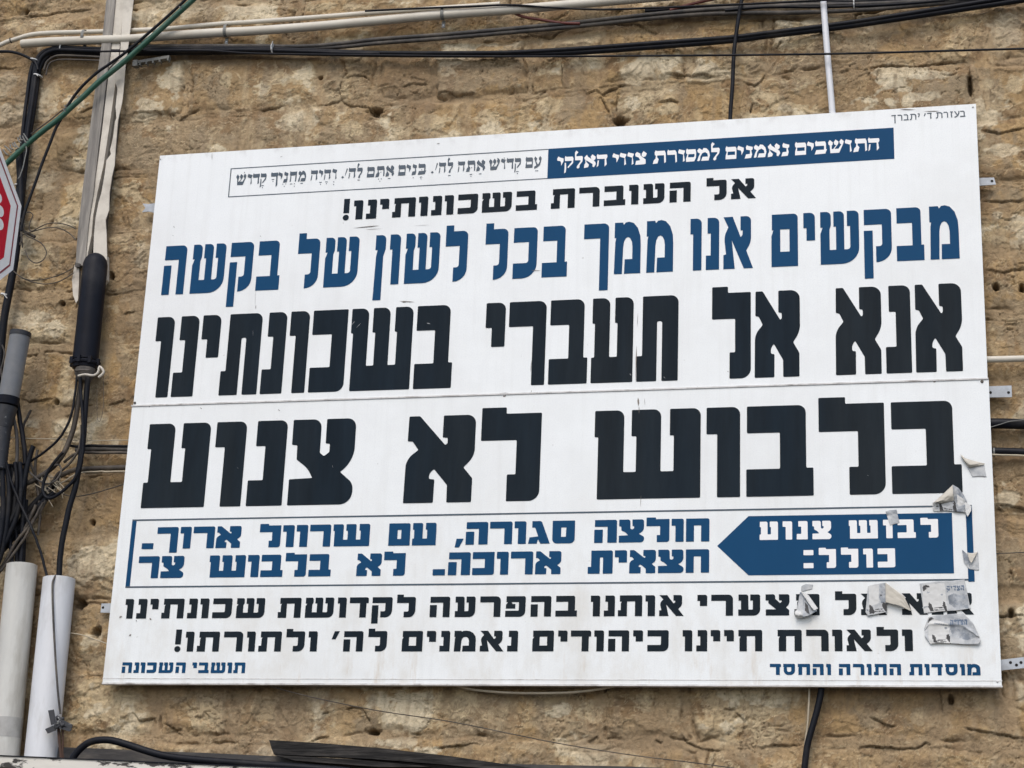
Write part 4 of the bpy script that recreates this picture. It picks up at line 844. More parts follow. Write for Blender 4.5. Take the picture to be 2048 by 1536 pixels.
cable('brown_wire', [(92,150),(97,130),(108,122),(130,119),(200,121)], .0035, 'brown_cable', 'lowest dusty brown wire inside the corner of the black bundle', 'cable', Y=0.022)
cable('red_cable', [(1020,22),(1045,33),(1085,40),(1125,46),(1160,47)], .0055, 'red_cable', 'dull red wires showing below the thick cream conduit', 'cable', Y=0.024)
cable('red_cable', [(1340,20),(1372,11),(1405,3),(1440,-4)], .0055, 'red_cable', 'dull red wire at the top edge above the grey cables', 'cable', Y=0.024)
cable('upright_cable', [(1488,-25),(1478,30),(1470,85),(1467,120),(1465,170),(1461,225),(1460,262)], .0072, 'black_cable', 'black upright cable dropping behind the top of the white board', 'cable', Y=0.012)
cable('white_tube', [(1645,-30),(1648,20),(1655,110),(1661,180),(1666,240)], .0112, 'white_pvc', 'slim white upright tube dropping behind the top of the board', 'tube', Y=0.016, sides=14)
# grey cable comb below the bundle
mb = MB(); A, B = at(272,124,.01), at(338,113,.01); d = (B-A)
mb.hexa([A+Vector((0,0,-.006)), B+Vector((0,0,-.006)), B+Vector((0,0,.006)), A+Vector((0,0,.006))], [p+Vector((0,.02,0)) for p in (A+Vector((0,0,-.006)), B+Vector((0,0,-.006)), B+Vector((0,0,.006)), A+Vector((0,0,.006)))])
for t in (.12,.32,.52,.72,.97):
    p = A + d*t; mb.box(p.x-.003, p.x+.003, p.y-.001, p.y+.018, p.z-.016, p.z-.005)
p = A; mb.box(p.x-.012, p.x+.008, p.y-.004, p.y+.020, p.z-.018, p.z+.008)
tag(mb.build('cable_holder', M['tie_grey']), 'grey plastic toothed cable holder hanging under the black bundle', 'cable holder')

# ---- the trunking and the weathered batten beside it
tr_ = empty('cable_trunking', at(235,200,.05), 'cream plastic cable trunking with a torn cover beside the grey batten', 'trunking')
def strip(name, pts, Y, th, mat, parent):
    mb = MB(); mb.prism([at(x, y, Y) for x, y in pts], th); return mb.build(name, M[mat], parent)
strip('back_channel', [(238,-10),(262,-10),(233,260),(205,500),(178,500),(205,290)], .036, .02, 'trunking_shade', tr_)
strip('side_wall', [(231,-10),(249,-10),(236,130),(222,230),(207,330),(195,384),(186,432),(183,470),(174,515),(166,515),(176,460),(187,390),(203,270),(217,150)], .012, .03, 'trunking', tr_)
strip('torn_cover', [(247,-10),(268,-10),(258,80),(250,140),(247,180),(244,205),(236,240),(234,262),(231,300),(229,330),(224,352),(219,384),(218,420),(211,440),(213,470),(214,520),(186,520),(188,470),(191,436),(197,405),(203,384),(209,350),(213,320),(222,308),(220,300),(226,275),(230,243),(233,236),(231,214),(235,178),(229,160),(231,148),(240,110),(243,60)], .004, .004, 'trunking', tr_)
strip('lower_lip', [(149,530),(158,530),(158,560),(156,600),(152,606),(146,590),(144,560)], .012, .02, 'trunking', tr_)
strip('lower_lip', [(196,505),(214,512),(214,560),(204,570),(198,540)], .020, .02, 'trunking', tr_)
mb = MB(); mb.prism([at(x, y, .006) for x, y in [(214,-12),(232,-12),(221,100),(208,200),(196,300),(187,384),(178,440),(172,500),(170,531),(151,531),(155,470),(163,396),(170,340),(185,215),(203,90)]], .045)
o = mb.build('wooden_batten', M['wood_grey']); tag(o, 'weathered grey wooden batten upright left of the cream trunking', 'batten')
mb = MB(); mb.prism([at(x, y, -.002) for x, y in [(150,525),(160,527),(159,534),(150,533)]], .012); mb.build('nail_block', M['dusty_cable'], o)

# ---- black splice closure and the cables below it
cl = empty('splice_closure', at(176,640,0), 'black domed cable closure standing upright left of the board', 'cable closure')
a = at(193,507,-.012); b = at(170.5,722,-.012); L_ = (b-a).length
mb = MB(); R = .0455
mb.lathe(a, b, [(0,.004),(.004,.018),(.012,.030),(.026,.040),(.045,R),(L_*.5,R*1.01),(L_-.02,R*1.03),(L_,R*1.03)], 32); mb.build('dome_tube', M['closure_black'], cl, angle=40)
mb = MB(); mb.lathe(b-Vector((0,0,.004)), b+(b-a).normalized()*.03, [(0,R*1.06),(.006,R*1.16),(.012,R*1.14),(.016,R*1.02),(.026,R*.98),(.03,R*.8)], 24)
for k in range(8):
    w = k*math.pi/4; p = b + Vector((math.cos(w)*R*1.12, math.sin(w)*R*1.12-.0, -.006)); mb.box(p.x-.006, p.x+.006, p.y-.006, p.y+.006, p.z-.014, p.z+.012)
mb.build('clamp_ring', M['closure_black'], cl)
mb = MB(); p = at(170,748,-.02); mb.lathe(p+Vector((0,0,.02)), p-Vector((0,0,.03)), [(0,.036),(.02,.038),(.035,.030),(.05,.022)], 18); mb.build('end_plug', M['dusty_cable'], cl, angle=40)
mb = MB(); mb.tube([at(150,741,-.06), at(165,740,-.075), at(180,741,-.07)], .0042, 7); mb.build('clamp_bar', M['dusty_cable'], cl, smooth=True)
mb = MB(); mb.tube(path([(156,752),(170,749),(186,751),(196,745),(199,733),(207,742),(205,748),(197,755)], -.075), .0046, 7); mb.build('tie_strip', M['trunking'], cl, smooth=True)
mb = MB(); mb.tube(path([(206,742),(207,790),(206,820),(200,842),(195,838),(194,815),(194,780)], .01), .0010, 5); mb.build('hanging_wire', M['brown_cable'], cl, smooth=True)

GC = 'black cables tangled left of the board'
T = [
 ('black_cable', [(176,752),(172,800),(169,840),(166,882),(160,925),(152,968),(141,1007),(130,1055),(122,1100),(118,1150),(116,1190)], .0108, 'black_cable', 'thick black cable curving down from the closure into the right white pipe', -.035),
 ('black_cable', [(160,752),(162,790),(165,830),(166,870),(165,905),(158,940),(146,962),(128,980),(108,994),(93,995),(86,982),(88,962),(98,940),(112,920),(126,905)], .0060, 'black_cable', 'slim black cable making an open loop below the closure', -.050),
 ('black_cable', [(163,755),(157,800),(150,845),(141,875),(128,905),(108,932),(82,952),(55,966),(32,968)], .0098, 'brown_cable', 'dusty brown cable sweeping down left from the closure', -.012),
 ('black_cable', [(154,750),(150,790),(144,825),(132,856),(114,882),(90,903),(62,922),(35,930),(-10,928)], .0048, 'black_cable', 'thin black cable sweeping down left to the grey tube', -.030),
 ('black_cable', [(33,790),(38,830),(45,870),(50,910),(51,950),(47,1000),(45,1060),(42,1130)], .0092, 'black_cable', 'black cable hanging straight down beside the grey tube', -.020),
 ('black_cable', [(67,892),(60,912),(53,940),(46,975),(36,1010),(18,1050),(-8,1095)], .0095, 'black_cable', 'black cable with a bare cut end pointing up', -.040),
 ('black_cable', [(118,962),(92,985),(66,1012),(40,1045),(14,1075),(-15,1105)], .0130, 'black_cable', 'thickest black cable running diagonally behind the tangle', .010),
 ('black_cable', [(13,925),(20,955),(37,1000),(59,1047),(78,1094),(94,1153),(97,1180)], .0050, 'black_cable', 'thin black cable dropping straight into the top of the right white pipe', -.055),
 ('black_cable', [(3,930),(6,980),(5,1040),(-6,1110)], .0105, 'black_cable', 'black cable at the left edge below the grey tube', -.060),
 ('black_cable', [(14,930),(18,985),(14,1045),(4,1100),(-6,1130)], .0100, 'black_cable', 'second black cable from the left edge below the grey tube', -.050),
 ('black_cable', [(30,925),(34,960),(28,1020),(12,1075),(-8,1120)], .0085, 'black_cable', 'black cable bowing left among those below the grey tube', -.035),
 ('black_cable', [(47,985),(44,1050),(40,1100),(36,1140)], .0075, 'black_cable', 'short black cable hanging behind the left white pipe', .008),
 ('black_cable', [(62,820),(45,860),(52,900),(66,940),(78,975),(84,1010)], .0050, 'brown_cable', 'brown cable slanting behind the hanging black one', .030),
 ('black_cable', [(92,1000),(82,1020),(60,1050),(34,1082),(12,1120),(-8,1150)], .0060, 'brown_cable', 'frayed brown cable slanting down to the left white pipe', -.030),
 ('black_cable', [(86,1005),(68,1040),(48,1078),(25,1110),(2,1142)], .0048, 'brown_cable', 'lower frayed brown cable slanting down to the left white pipe', -.036),
 ('black_cable', [(152,899),(172,898),(200,897),(230,898),(275,899)], .0108, 'dusty_cable', 'dark dusty cable passing level behind the left edge of the board', .020),
 ('black_cable', [(98,985),(105,968),(120,953),(145,941),(168,938),(210,936),(275,934)], .0095, 'brown_cable', 'brown dusty cable bending level below the dark one', .018),
 ('black_cable', [(102,990),(112,975),(130,962),(150,949),(175,944),(230,943),(275,942)], .0030, 'thin_cream', 'thin pale wire along the underside of the brown dusty cable', .008),

 ('black_cable', [(24,930),(26,975),(22,1030),(8,1080),(-10,1110)], .0100, 'black_cable', 'black cable between the left edge ones, slightly bowed', -.020),
 ('black_cable', [(40,925),(43,965),(38,1015),(22,1062),(2,1104),(-10,1125)], .0090, 'black_cable', 'black cable crossing in front of the thickest diagonal one', -.045),
 ('black_cable', [(-12,1000),(4,1030),(16,1065),(22,1100),(24,1135)], .0080, 'black_cable', 'short black cable entering low from the left edge', -.025),
 ('black_cable', [(110,985),(84,1006),(58,1036),(33,1066),(8,1098),(-12,1120)], .0105, 'black_cable', 'black cable lying under the thickest diagonal one', -.008),
 ('black_cable', [(52,1000),(50,1040),(48,1080),(46,1125)], .0085, 'black_cable', 'black upright cable end beside the left white pipe', -.002),
 ('black_cable', [(72,1010),(56,1046),(34,1084),(14,1118),(-4,1148)], .0062, 'brown_cable', 'middle frayed brown cable slanting down to the left white pipe', -.020),
 ('black_cable', [(-12,960),(0,985),(14,1005),(28,1040),(34,1090),(34,1130)], .0085, 'black_cable', 'black cable curving right above the left white pipe', -.012),
 ('black_cable', [(26,830),(33,870),(34,910),(30,950),(20,985),(6,1020),(-10,1045)], .0070, 'dusty_cable', 'dusty cable curving left just under the grey tube', -.030),
 ('black_cable', [(128,925),(146,910),(165,905),(200,906),(235,905),(270,907)], .0055, 'brown_cable', 'brown cable running right along the underside of the dark dusty cable', .012),
 ('black_cable', [(136,890),(152,893),(180,891),(220,892),(268,893)], .0050, 'black_cable', 'black cable running right along the top of the dark dusty cable', .010),
 ('black_cable', [(96,985),(112,952),(136,930),(150,912),(160,890),(163,850)], .0048, 'brown_cable', 'dusty thin cable rising from the loop to the closure', -.020),
 ('black_cable', [(55,940),(72,956),(92,968),(110,962),(122,945),(118,930),(104,934),(90,950)], .0034, 'dusty_cable', 'thin dusty wire curled inside the open loop', -.030),
 ('black_cable', [(75,900),(70,940),(76,985),(80,1030),(76,1070)], .0055, 'brown_cable', 'thin brown cable hanging free in the tangle', .005),
]
for i, (nm, pts, r, mt, lb, Y) in enumerate(T):
    cable(nm, pts, r, mt, lb, 'cable', Y=Y, group=GC, wob=.0004, seed=i)
cable('fine_wire', [(14,875),(60,877),(120,878),(160,881),(200,881),(265,880)], .0018, 'thin_cream', 'fine pale wire stretched level across the left stones', 'wire', Y=.014)
cable('fine_wire', [(120,985),(140,992),(160,992),(190,986),(220,977),(250,968)], .0022, 'brown_cable', 'fine brown wire rising right to the edge of the board', 'wire', Y=.018)
cable('fine_wire', [(140,1266),(165,1270),(190,1279),(222,1290)], .0020, 'thin_cream', 'fine beige wire between the right white pipe and the board', 'wire', Y=.016)
rnd = random.Random(5); mb = MB()
for i in range(16):
    x, y = 88+rnd.uniform(0,26), 960+rnd.uniform(-6,30)
    q = [(x+rnd.uniform(-8,8)*k, y+rnd.uniform(-9,9)*k) for k in range(4)]
    mb.tube(path(q, -.01+rnd.uniform(-.02,.02)), .0016, 5)
tag(mb.build('dry_debris', M['thin_cream'], smooth=True), 'dry twigs and fibres caught in the loop of cable', 'debris', kind='stuff')
# coiled thin wire behind the stop sign
cable('coiled_wire', [(152,458),(135,450),(110,446),(90,449),(64,462),(58,455),(62,440),(66,430),(58,424),(50,430),(47,450),(52,470),(68,478),(84,488),(93,505),(86,520),(72,526),(58,518),(50,500)], .0021, 'brown_cable', 'dark thin wire coiled in loops beside the stop sign', 'wire', Y=-.004)
cable('coiled_wire', [(152,480),(138,466),(120,457),(100,455),(80,459),(62,464),(45,470)], .0021, 'brown_cable', 'dark thin wire arching from the coil to the batten', 'wire', Y=-.002)
cable('coiled_wire', [(27,542),(40,553),(60,560),(85,559),(110,553),(130,545),(148,535)], .0021, 'brown_cable', 'dark thin wire drooping under the coil, upper of two', 'wire', Y=.000)
cable('coiled_wire', [(44,556),(62,563),(88,568),(112,565),(130,557),(147,546)], .0021, 'brown_cable', 'dark thin wire drooping under the coil, lower of two', 'wire', Y=.002)
rnd = random.Random(9); mb = MB()
mb.tube(path([(40,455),(46,462),(58,468),(70,474)], .01), .006, 7)
for i in range(7):
    q = [(44+rnd.uniform(-5,6), 440+rnd.uniform(-4,60)) for k in range(4)]; mb.tube(path(q, rnd.uniform(-.01,.02)), .0026, 5)
tag(mb.build('wire_knot', M['brown_cable'], smooth=True), 'dark knot of twisted wire ends beside the stop sign', 'wire')
bc = cable('black_cable', [(38,300),(42,390),(38,450),(30,520),(17,590),(8,640),(2,700),(-4,780)], .0150, 'black_cable', 'thick black cable passing behind the stop sign', 'cable', Y=.010)
tie(10, 590, .005, .0165, (.25,0,1), bc, 'tie_white', .006, tail=(.02,0,-.02))
# green hose and the black wire tied along it
gh = cable('green_hose', [(410,-22),(380,5),(345,37),(312,67),(250,122),(200,162),(170,190),(140,217),(115,240),(82,265),(45,297),(12,328),(-15,352)], .0108, 'green_hose', 'green hose slanting across the trunking to the stop sign', 'hose', Y=-.035, sides=12)
cable('black_cable', [(392,-22),(362,8),(310,55),(252,104),(225,124),(192,147),(165,172),(150,190),(138,208),(126,232),(112,256),(98,292),(85,325),(72,362),(60,395),(48,430),(42,462)], .0058, 'black_cable', 'black cable tied along the green hose then hanging to the coil', 'cable', Y=-.030)
cable('brown_wire', [(246,108),(215,140),(180,174),(150,203),(125,220),(100,240),(62,268)], .0026, 'brown_cable', 'thin brown wire strung beside the green hose', 'wire', Y=.010)
for (x, y) in ((363,18),(158,196),(133,216),(131,223)):
    tie(x, y, -.035, .0135, (1,0,.85), gh, 'tie_grey', .004, tail=(.010,-.004,.008))
rnd = random.Random(3); mb = MB()
for i in range(9):
    x, y = 12+i*5+rnd.uniform(-2,2), 306-i*4.2+rnd.uniform(-3,3)
    mb.tube(path([(x-4+rnd.uniform(-4,4), y-7), (x, y), (x+5, y+rnd.uniform(-2,8))], -.045), .0030, 5)
mb.tube(path([(50,285),(53,300),(50,316),(46,335),(40,352),(36,358)], -.04), .0024, 5)
mb.build('twisted_tie', M['tie_grey'], gh, smooth=True)

# ---- grey tube with a black rim at the left edge
gt = empty('grey_tube', at(20,760,-.06), 'grey plastic tube with a black rim, open end upward at left edge', 'tube')
a = at(41.5,664,-.06); b = at(17,797,-.06); ax = (b-a).normalized(); L_ = (b-a).length
mb = MB(); mb.lathe(a+ax*.014, b, [(0,.0375),(L_-.014,.0375)], 28); mb.build('tube_body', M['grey_pvc'], gt, angle=40)
mb = MB(); mb.lathe(a, a+ax*.018, [(0,.0345),(.001,.0395),(.018,.0392)], 28); mb.build('rim', M['tape_black'], gt, angle=40)
mb = MB(); mb.lathe(b-ax*.004, b+ax*.032, [(0,.041),(.03,.041),(.032,.038)], 28); mb.build('collar', M['closure_black'], gt, angle=40)
c = b+ax*.032; e = at(5,856,-.06); mb = MB(); mb.lathe(c, e, [(0,.0385),((e-c).length,.033)], 24); mb.build('taped_joint', M['tape_black'], gt, angle=40)
f_ = at(-3,940,-.06); prof = []; n = 26; L2 = (f_-e).length
for i in range(n+1): prof.append((L2*i/n, .031 - .004*i/n + (.0018 if i % 2 else 0)))
mb = MB(); mb.lathe(e, f_, prof, 24); mb.build('taped_sleeve', M['tape_black'], gt, smooth=True)
cable('wire_coil', [(4,690),(9,705),(6,725),(2,740),(5,760),(9,772)], .0035, 'dusty_cable', 'loop of dusty wire left of the grey tube', 'wire', Y=-.03)

# ---- two white pipes at the lower left
def upright_pipe(name, ax0, ax1, r, mat, Y, label):
    t = empty(name, at(*ax1, Y), label, 'pipe', 'white pipes at the lower left')
    a, b = at(*ax0, Y), at(*ax1, Y); b = a + (b-a)*1.25
    mb = MB(); L = (b-a).length
    mb.lathe(a, b, [(.0035,r-.004),(0,r-.002),(0.001,r),(L,r)], 40); mb.build('pipe_body', M[mat], t, angle=40)
    return t, a, b
pa, a, b = upright_pipe('drain_pipe', (44,1130), (7,1513), .0545, 'beige_pvc', -.01, 'beige white pipe with grey tape low on it, leftmost of two')
ax = (b-a).normalized(); k = (at(13,1437,-.01)-a).length
mb = MB(); mb.lathe(a+ax*k, a+ax*(k+.068), [(0,.0552),(.068,.0552)], 40); mb.build('tape_band', M['tape_grey'], pa, angle=40)
pb, a, b = upright_pipe('drain_pipe', (118.5,1157), (82,1513), .0565, 'white_pvc', -.01, 'clean white pipe with dark rope hanging down its front')
cable('rope', [(112,1150,-.06),(107,1160,-.071),(105,1175,-.073),(106.5,1230,-.073),(109.5,1290,-.072),(113,1345,-.071),(117,1395,-.068),(121,1428,-.062)], .0038, 'dusty_cable', 'dark braided rope hanging down the front of the white pipe', 'rope', sides=7)
kn = empty('rope_knot', at(120,1445,-.06), 'black strap knot tied on the rope beside the white pipe', 'knot')
mb = MB(); rnd = random.Random(4)
for i in range(7):
    q = [(119+rnd.uniform(-9,9), 1445+rnd.uniform(-13,13)) for j in range(4)]; mb.tube(path(q, -.068+rnd.uniform(-.012,.004)), .0055, 7)
mb.build('knot', M['tape_black'], kn, smooth=True)
for P in ([(96,1421),(107,1419),(112,1446),(102,1450)], [(90,1458),(106,1451),(112,1460),(95,1467)], [(122,1438),(145,1449),(143,1457),(120,1452)], [(121,1448),(144,1459),(138,1463),(118,1456)]):
    mb = MB(); mb.prism([at(x, y, -.078) for x, y in P], .004); mb.build('strap_end', M['tape_black'], kn)
mb = MB(); mb.tube(path([(117,1455),(119,1480),(121,1500),(123,1522)], -.055), .0055, 7); mb.tube(path([(125,1455),(126,1480),(125,1505),(127,1522)], -.052), .0035, 7); mb.build('rusty_wire', M['rust'], kn, smooth=True)

# ---- ledge, flashing, plank and cable at the bottom
mb = MB(); A = at(-160,1505.5,-.18); B = at(760,1545,-.18); dn = Vector((0,0,-.036)); bk = Vector((0,.13,.0))
mb.hexa([A+dn, B+dn, B, A], [A+dn+bk, B+dn+bk, B+bk, A+bk])
lo = mb.build('ledge_beam', M['peeling_paint']); tag(lo, 'white ledge with black peeling paint along the bottom left', 'ledge')
mb = MB(); mb.hexa([A+Vector((0,-.004,0)), B+Vector((0,-.004,0)), B+Vector((0,-.004,.0035)), A+Vector((0,-.004,.0035))], [A+bk, B+bk, B+bk+Vector((0,0,.0035)), A+bk+Vector((0,0,.0035))])
mb.build('cover_strip', M['closure_black'], lo)
mb = MB(); top = [at(x, y, .0) for x, y in ((60,1492),(200,1497),(332,1503),(420,1506),(520,1511),(700,1518),(1024,1528),(1264,1533),(1450,1541))]
mb.prism(top + [top[-1]+Vector((0,0,-.10)), top[0]+Vector((0,0,-.14))], .06)
tag(mb.build('bitumen_strip', M['bitumen']), 'dark bitumen strip against the foot of the visible wall', 'flashing')
mb = MB(); P = [at(x, y, -.05) for x, y in ((538,1480),(640,1486),(760,1496),(900,1512),(1090,1540),(1060,1546),(900,1530),(760,1519),(650,1512.5),(548,1509),(543,1497))]
mb.prism(P, .035); pk = mb.build('charred_plank', M['charred_wood']); tag(pk, 'charred dark plank lying on the bitumen strip, broken at its left end', 'plank')
mb = MB(); mb.prism([at(x, y, -.058) for x, y in ((548,1510),(700,1518),(860,1533),(760,1534),(590,1521))], .04); mb.build('splintered_edge', M['charred_wood'], pk)
cable('black_cable', [(140,1530),(147,1514),(160,1498),(178,1485),(200,1480),(225,1481),(260,1491),(300,1504),(340,1513.5),(400,1520),(480,1526),(580,1533),(700,1542)], .0122, 'black_cable', 'black cable humped over the white ledge at lower left', 'cable', Y=-.09, sides=12)
cable('pale_cable', [(895,1360),(915,1371),(945,1379),(1000,1384.5),(1060,1386.5),(1140,1385),(1200,1378),(1240,1369),(1262,1360)], .0042, 'thin_cream', 'pale cable sagging out below the bottom edge of the board', 'cable', Y=.028)
cable('fine_wire', [(520,1366),(560,1378),(640,1398),(760,1422),(900,1443),(1024,1468),(1130,1489),(1270,1511),(1400,1527),(1500,1541)], .0017, 'brown_cable', 'fine dark wire slanting across the stones below the board', 'wire', Y=.020)
cable('black_cable', [(1645,1355),(1643,1375),(1640,1395),(1633,1425),(1623,1460),(1614,1495),(1608,1545)], .0104, 'black_cable', 'black cable dropping from under the board at lower right', 'cable', Y=.028, sides=12)
cable('pale_cable', [(1619,1355),(1618,1400),(1615,1450),(1610,1490),(1605,1545)], .0034, 'thin_cream', 'thin pale cable dropping beside the lower right black cable', 'cable', Y=.034)
# ---- right edge
cable('white_tube', [(1960,719),(2000,718.5),(2090,716)], .0108, 'cream_pvc', 'slim cream tube running off the right edge of the picture', 'tube', Y=.026, sides=14)
cable('black_cable', [(1960,848),(2000,847),(2090,850)], .0175, 'black_cable', 'thick black cable leaving the right edge of the board, upper of two', 'cable', Y=.030, sides=12)
rc = cable('black_cable', [(1960,903),(2000,902.5),(2090,906)], .0125, 'black_cable', 'black cable tied to a pale wire, lower of two on the right', 'cable', Y=.026, sides=12)
cable('pale_cable', [(1965,908),(2000,910),(2040,911),(2090,915)], .0032, 'thin_cream', 'pale wire under the lower right black cable', 'cable', Y=.012)
tie(1988, 905, .024, .0160, (1,0,0), rc, 'tie_grey', .005)
cable('fine_wire', [(1975,856),(2000,849),(2020,843),(2060,838)], .0016, 'tie_grey', 'fine grey wire crossing the upper right black cable', 'wire', Y=.008)
cable('fine_wire', [(1975,1108),(2020,1106),(2090,1103)], .0018, 'brown_cable', 'fine dark wire along the right edge below the black cables', 'wire', Y=.030)
# ------------------------------------------------------------------ octagonal stop sign at the left edge
S8 = 0.2485; TH = math.radians(261)
A0 = at(43, 412, -0.30); DA = Vector((math.cos(TH), math.sin(TH), 0)); NA = Vector((math.cos(TH+math.pi/2), math.sin(TH+math.pi/2), 0))
CS = A0 + DA*0.30 - Vector((0, 0, S8/2))
def sp(a, b, d=0.0): return CS - DA*a + Vector((0, 0, b)) + NA*d       # a to the right, b up, seen from the front
st = empty('stop_sign', CS, 'red and white octagonal stop sign with a white hand, cut by the left edge', 'stop sign')
def octa(r): return [(r/math.cos(math.pi/8)*math.cos(math.pi/8+k*math.pi/4), r/math.cos(math.pi/8)*math.sin(math.pi/8+k*math.pi/4)) for k in range(8)]
mb = MB(); mb.prism([sp(a, b, 0) for a, b in octa(.30)], .003, -NA); mb.build('plate', M['stop_white'], st)
mb = MB(); o1, o2 = octa(.281), octa(.274)
mb.add([sp(a, b, .0006) for a, b in o1+o2], [(k, (k+1) % 8, 8+(k+1) % 8, 8+k) for k in range(8)]); mb.build('border_line', M['stop_line'], st)
mb = MB(); mb.add([sp(a, b, .0006) for a, b in octa(.240)], [tuple(range(8))]); mb.build('red_field', M['stop_red'], st)
mb = MB(); i = 0
def capsule(x0, y0, x1, y1, r, d):
    t = Vector((x1-x0, y1-y0)).normalized(); n = Vector((-t.y, t.x)); P = []
    for k in range(9):
        w = math.pi/2 - math.pi*k/8; q = Vector((x1, y1)) + (t*math.cos(w) + n*math.sin(w))*r; P.append(sp(q.x, q.y, d))
    P += [sp(x0-n.x*r*1.1, y0-n.y*r*1.1, d), sp(x0+n.x*r*1.1, y0+n.y*r*1.1, d)]
    mb.add(P, [tuple(range(len(P)-1, -1, -1))])
for (x1, y1, r) in ((.168, .100, .019), (.186, .056, .021), (.194, .009, .021), (.172, -.036, .018)):
    capsule(-.02, y1*.75, x1, y1, r, .0011+.0001*i); i += 1
capsule(-.05, -.03, -.02, -.155, .026, .0018)
mb.add([sp(a, b, .0020) for a, b in ((-.10,-.06),(-.04,-.075),(.04,-.055),(.06,0),(.05,.09),(-.02,.10),(-.09,.07),(-.17,.055),(-.18,-.05))], [tuple(range(9))])
mb.build('hand_symbol', M['stop_white'], st)
mb = MB(); p = sp(0, 0, -.036); mb.lathe((p.x, p.y, CS.z+.26), (p.x, p.y, 0), [(0,.02),(.004,.030),(CS.z+.26,.030)], 20); mb.build('post', M['galvanised'], st, angle=40)
for b in (.15, -.15):
    mb = MB(); q = sp(0, b, -.020); mb.box(q.x-.045, q.x+.018, q.y-.04, q.y+.04, q.z-.012, q.z+.012); mb.build('clamp', M['galvanised'], st)

# ------------------------------------------------------------------ torn papers stuck on the board
def inside(x, y, P):
    c = False; j = len(P)-1
    for i in range(len(P)):
        if (P[i][1] > y) != (P[j][1] > y) and x < (P[j][0]-P[i][0])*(y-P[i][1])/(P[j][1]-P[i][1]) + P[i][0]: c = not c
        j = i
    return c
def resample(P, n):
    d = [0]
    for i in range(1, len(P)): d.append(d[-1] + math.dist(P[i], P[i-1]))
    out = []
    for k in range(n+1):
        t = d[-1]*k/n; i = 0
        while i < len(P)-2 and d[i+1] < t: i += 1
        f = (t-d[i])/max(1e-9, d[i+1]-d[i]); out.append((P[i][0]+(P[i+1][0]-P[i][0])*f, P[i][1]+(P[i+1][1]-P[i][1])*f))
    return out
from mathutils import noise
def sheet(name, top, bot, nx, ny, lift, mats, regions=(), parent=None, seed=0, wr=.0016):
    """A sheet of paper lofted between two edge lines; lift(s, t) = distance in front of the board."""
    T_e, B_e = resample(top, nx), resample(bot, nx); v = []; px = []
    for j in range(ny+1):
        for i in range(nx+1):
            s, t = i/nx, j/ny
            x = T_e[i][0]*(1-t)+B_e[i][0]*t; y = T_e[i][1]*(1-t)+B_e[i][1]*t
            w = noise.noise(Vector((s*4+seed*7.1, t*4, seed)))*wr + noise.noise(Vector((s*9+seed*3.3, t*9, seed+5)))*wr*.5
            v.append(at(x, y, -max(.0016, lift(s, t)*.55+w*.8+wr*.6))); px.append((x, y))
    f = []; mi = []
    for j in range(ny):
        for i in range(nx):
            q = j*(nx+1)+i; f.append((q+nx+1, q+nx+2, q+1, q))
            cx = (px[q][0]+px[q+nx+2][0])/2; cy = (px[q][1]+px[q+nx+2][1])/2; k = 0
            for r, (P, idx) in enumerate(regions):
                if inside(cx, cy, P): k = idx
            mi.append(k)
    o = link(name, v, f, M[mats[0]], parent, smooth=True)
    for mname in mats[1:]: o.data.materials.append(M[mname])
    o.data.polygons.foreach_set('material_index', mi)
    sd_ = o.modifiers.new('thickness', 'SOLIDIFY'); sd_.thickness = .0005; sd_.offset = -1
    return o
def glyph_regions(word, x0, x1, ytop, ybot, slope, idx):
    """Small printed letters as regions of a sheet."""
    out = []; wts = {'yod': .5, 'qof': .9}
    tot = sum(wts.get(g, 1) for g in word) + .22*(len(word)-1); x = x0; un = (x1-x0)/tot
    for g in word:
        w = un*wts.get(g, 1)
        for P in B_[g]:
            if P == 'hole': break
            out.append(([(x+p[0]*w, ybot+(ytop-ybot)*p[1] + (x+p[0]*w-x0)*slope) for p in P], idx))
        x += w + un*.22
    return out
MT = ['paper_print', 'ink', 'paper_grey', 'ink_blue', 'paper_pale']
M['paper_pale'] = material('paper_pale', (0.60, 0.60, 0.575), 0.7, var=0.08, vscale=20, bump=0.3, bscale=24, bdist=0.008)
W7 = ['qof', 'yod', 'dalet', 'tsadi', 'he']
# full poster
f7 = lambda x, y: (1670+x/6.4, 1160+y/6.4)
def shp(pts): return [f7(*p) for p in pts]
reg7 = [(shp([(1120,60),(1400,40),(1440,400),(1130,415)]), 4),
        (shp([(1440,205),(1520,170),(1600,195),(1690,160),(1705,290),(1715,370),(1640,350),(1560,385),(1500,330),(1460,300)]), 2),
        (shp([(1120,105),(1130,75),(1160,62),(1200,72),(1215,95),(1165,100),(1140,145),(1125,140)]), 1), (shp([(1130,150),(1150,110),(1200,100),(1150,130)]), 1),
        (shp([(1355,175),(1385,178),(1378,200),(1350,195)]), 2), (shp([(1180,150),(1215,148),(1205,165),(1175,170)]), 2),
        (shp([(1200,280),(1235,315),(1268,400),(1225,405),(1195,345)]), 1), (shp([(1385,275),(1410,285),(1438,405),(1420,408),(1375,330)]), 1), (shp([(1270,352),(1380,345),(1382,357),(1270,364)]), 1), (shp([(1270,380),(1390,375),(1392,386),(1270,391)]), 1),
        (shp([(1130,345),(1180,330),(1190,345),(1140,362)]), 2)] + glyph_regions(W7, *(f7(1430,0)[0], f7(1650,0)[0]), f7(0,75)[1], f7(0,140)[1], -.03, 3)
p7 = sheet('paper_poster', [(1839,1167),(1870,1163),(1900,1162),(1929,1159)], [(1848,1227),(1880,1223),(1915,1221),(1941,1217)], 72, 48, lambda s, t: .002+.010*max(0, s-.8)+.006*max(0, t-.75)*4*s+.004*math.exp(-((s-.42)/.03)**2)*t, MT, reg7, seed=1)
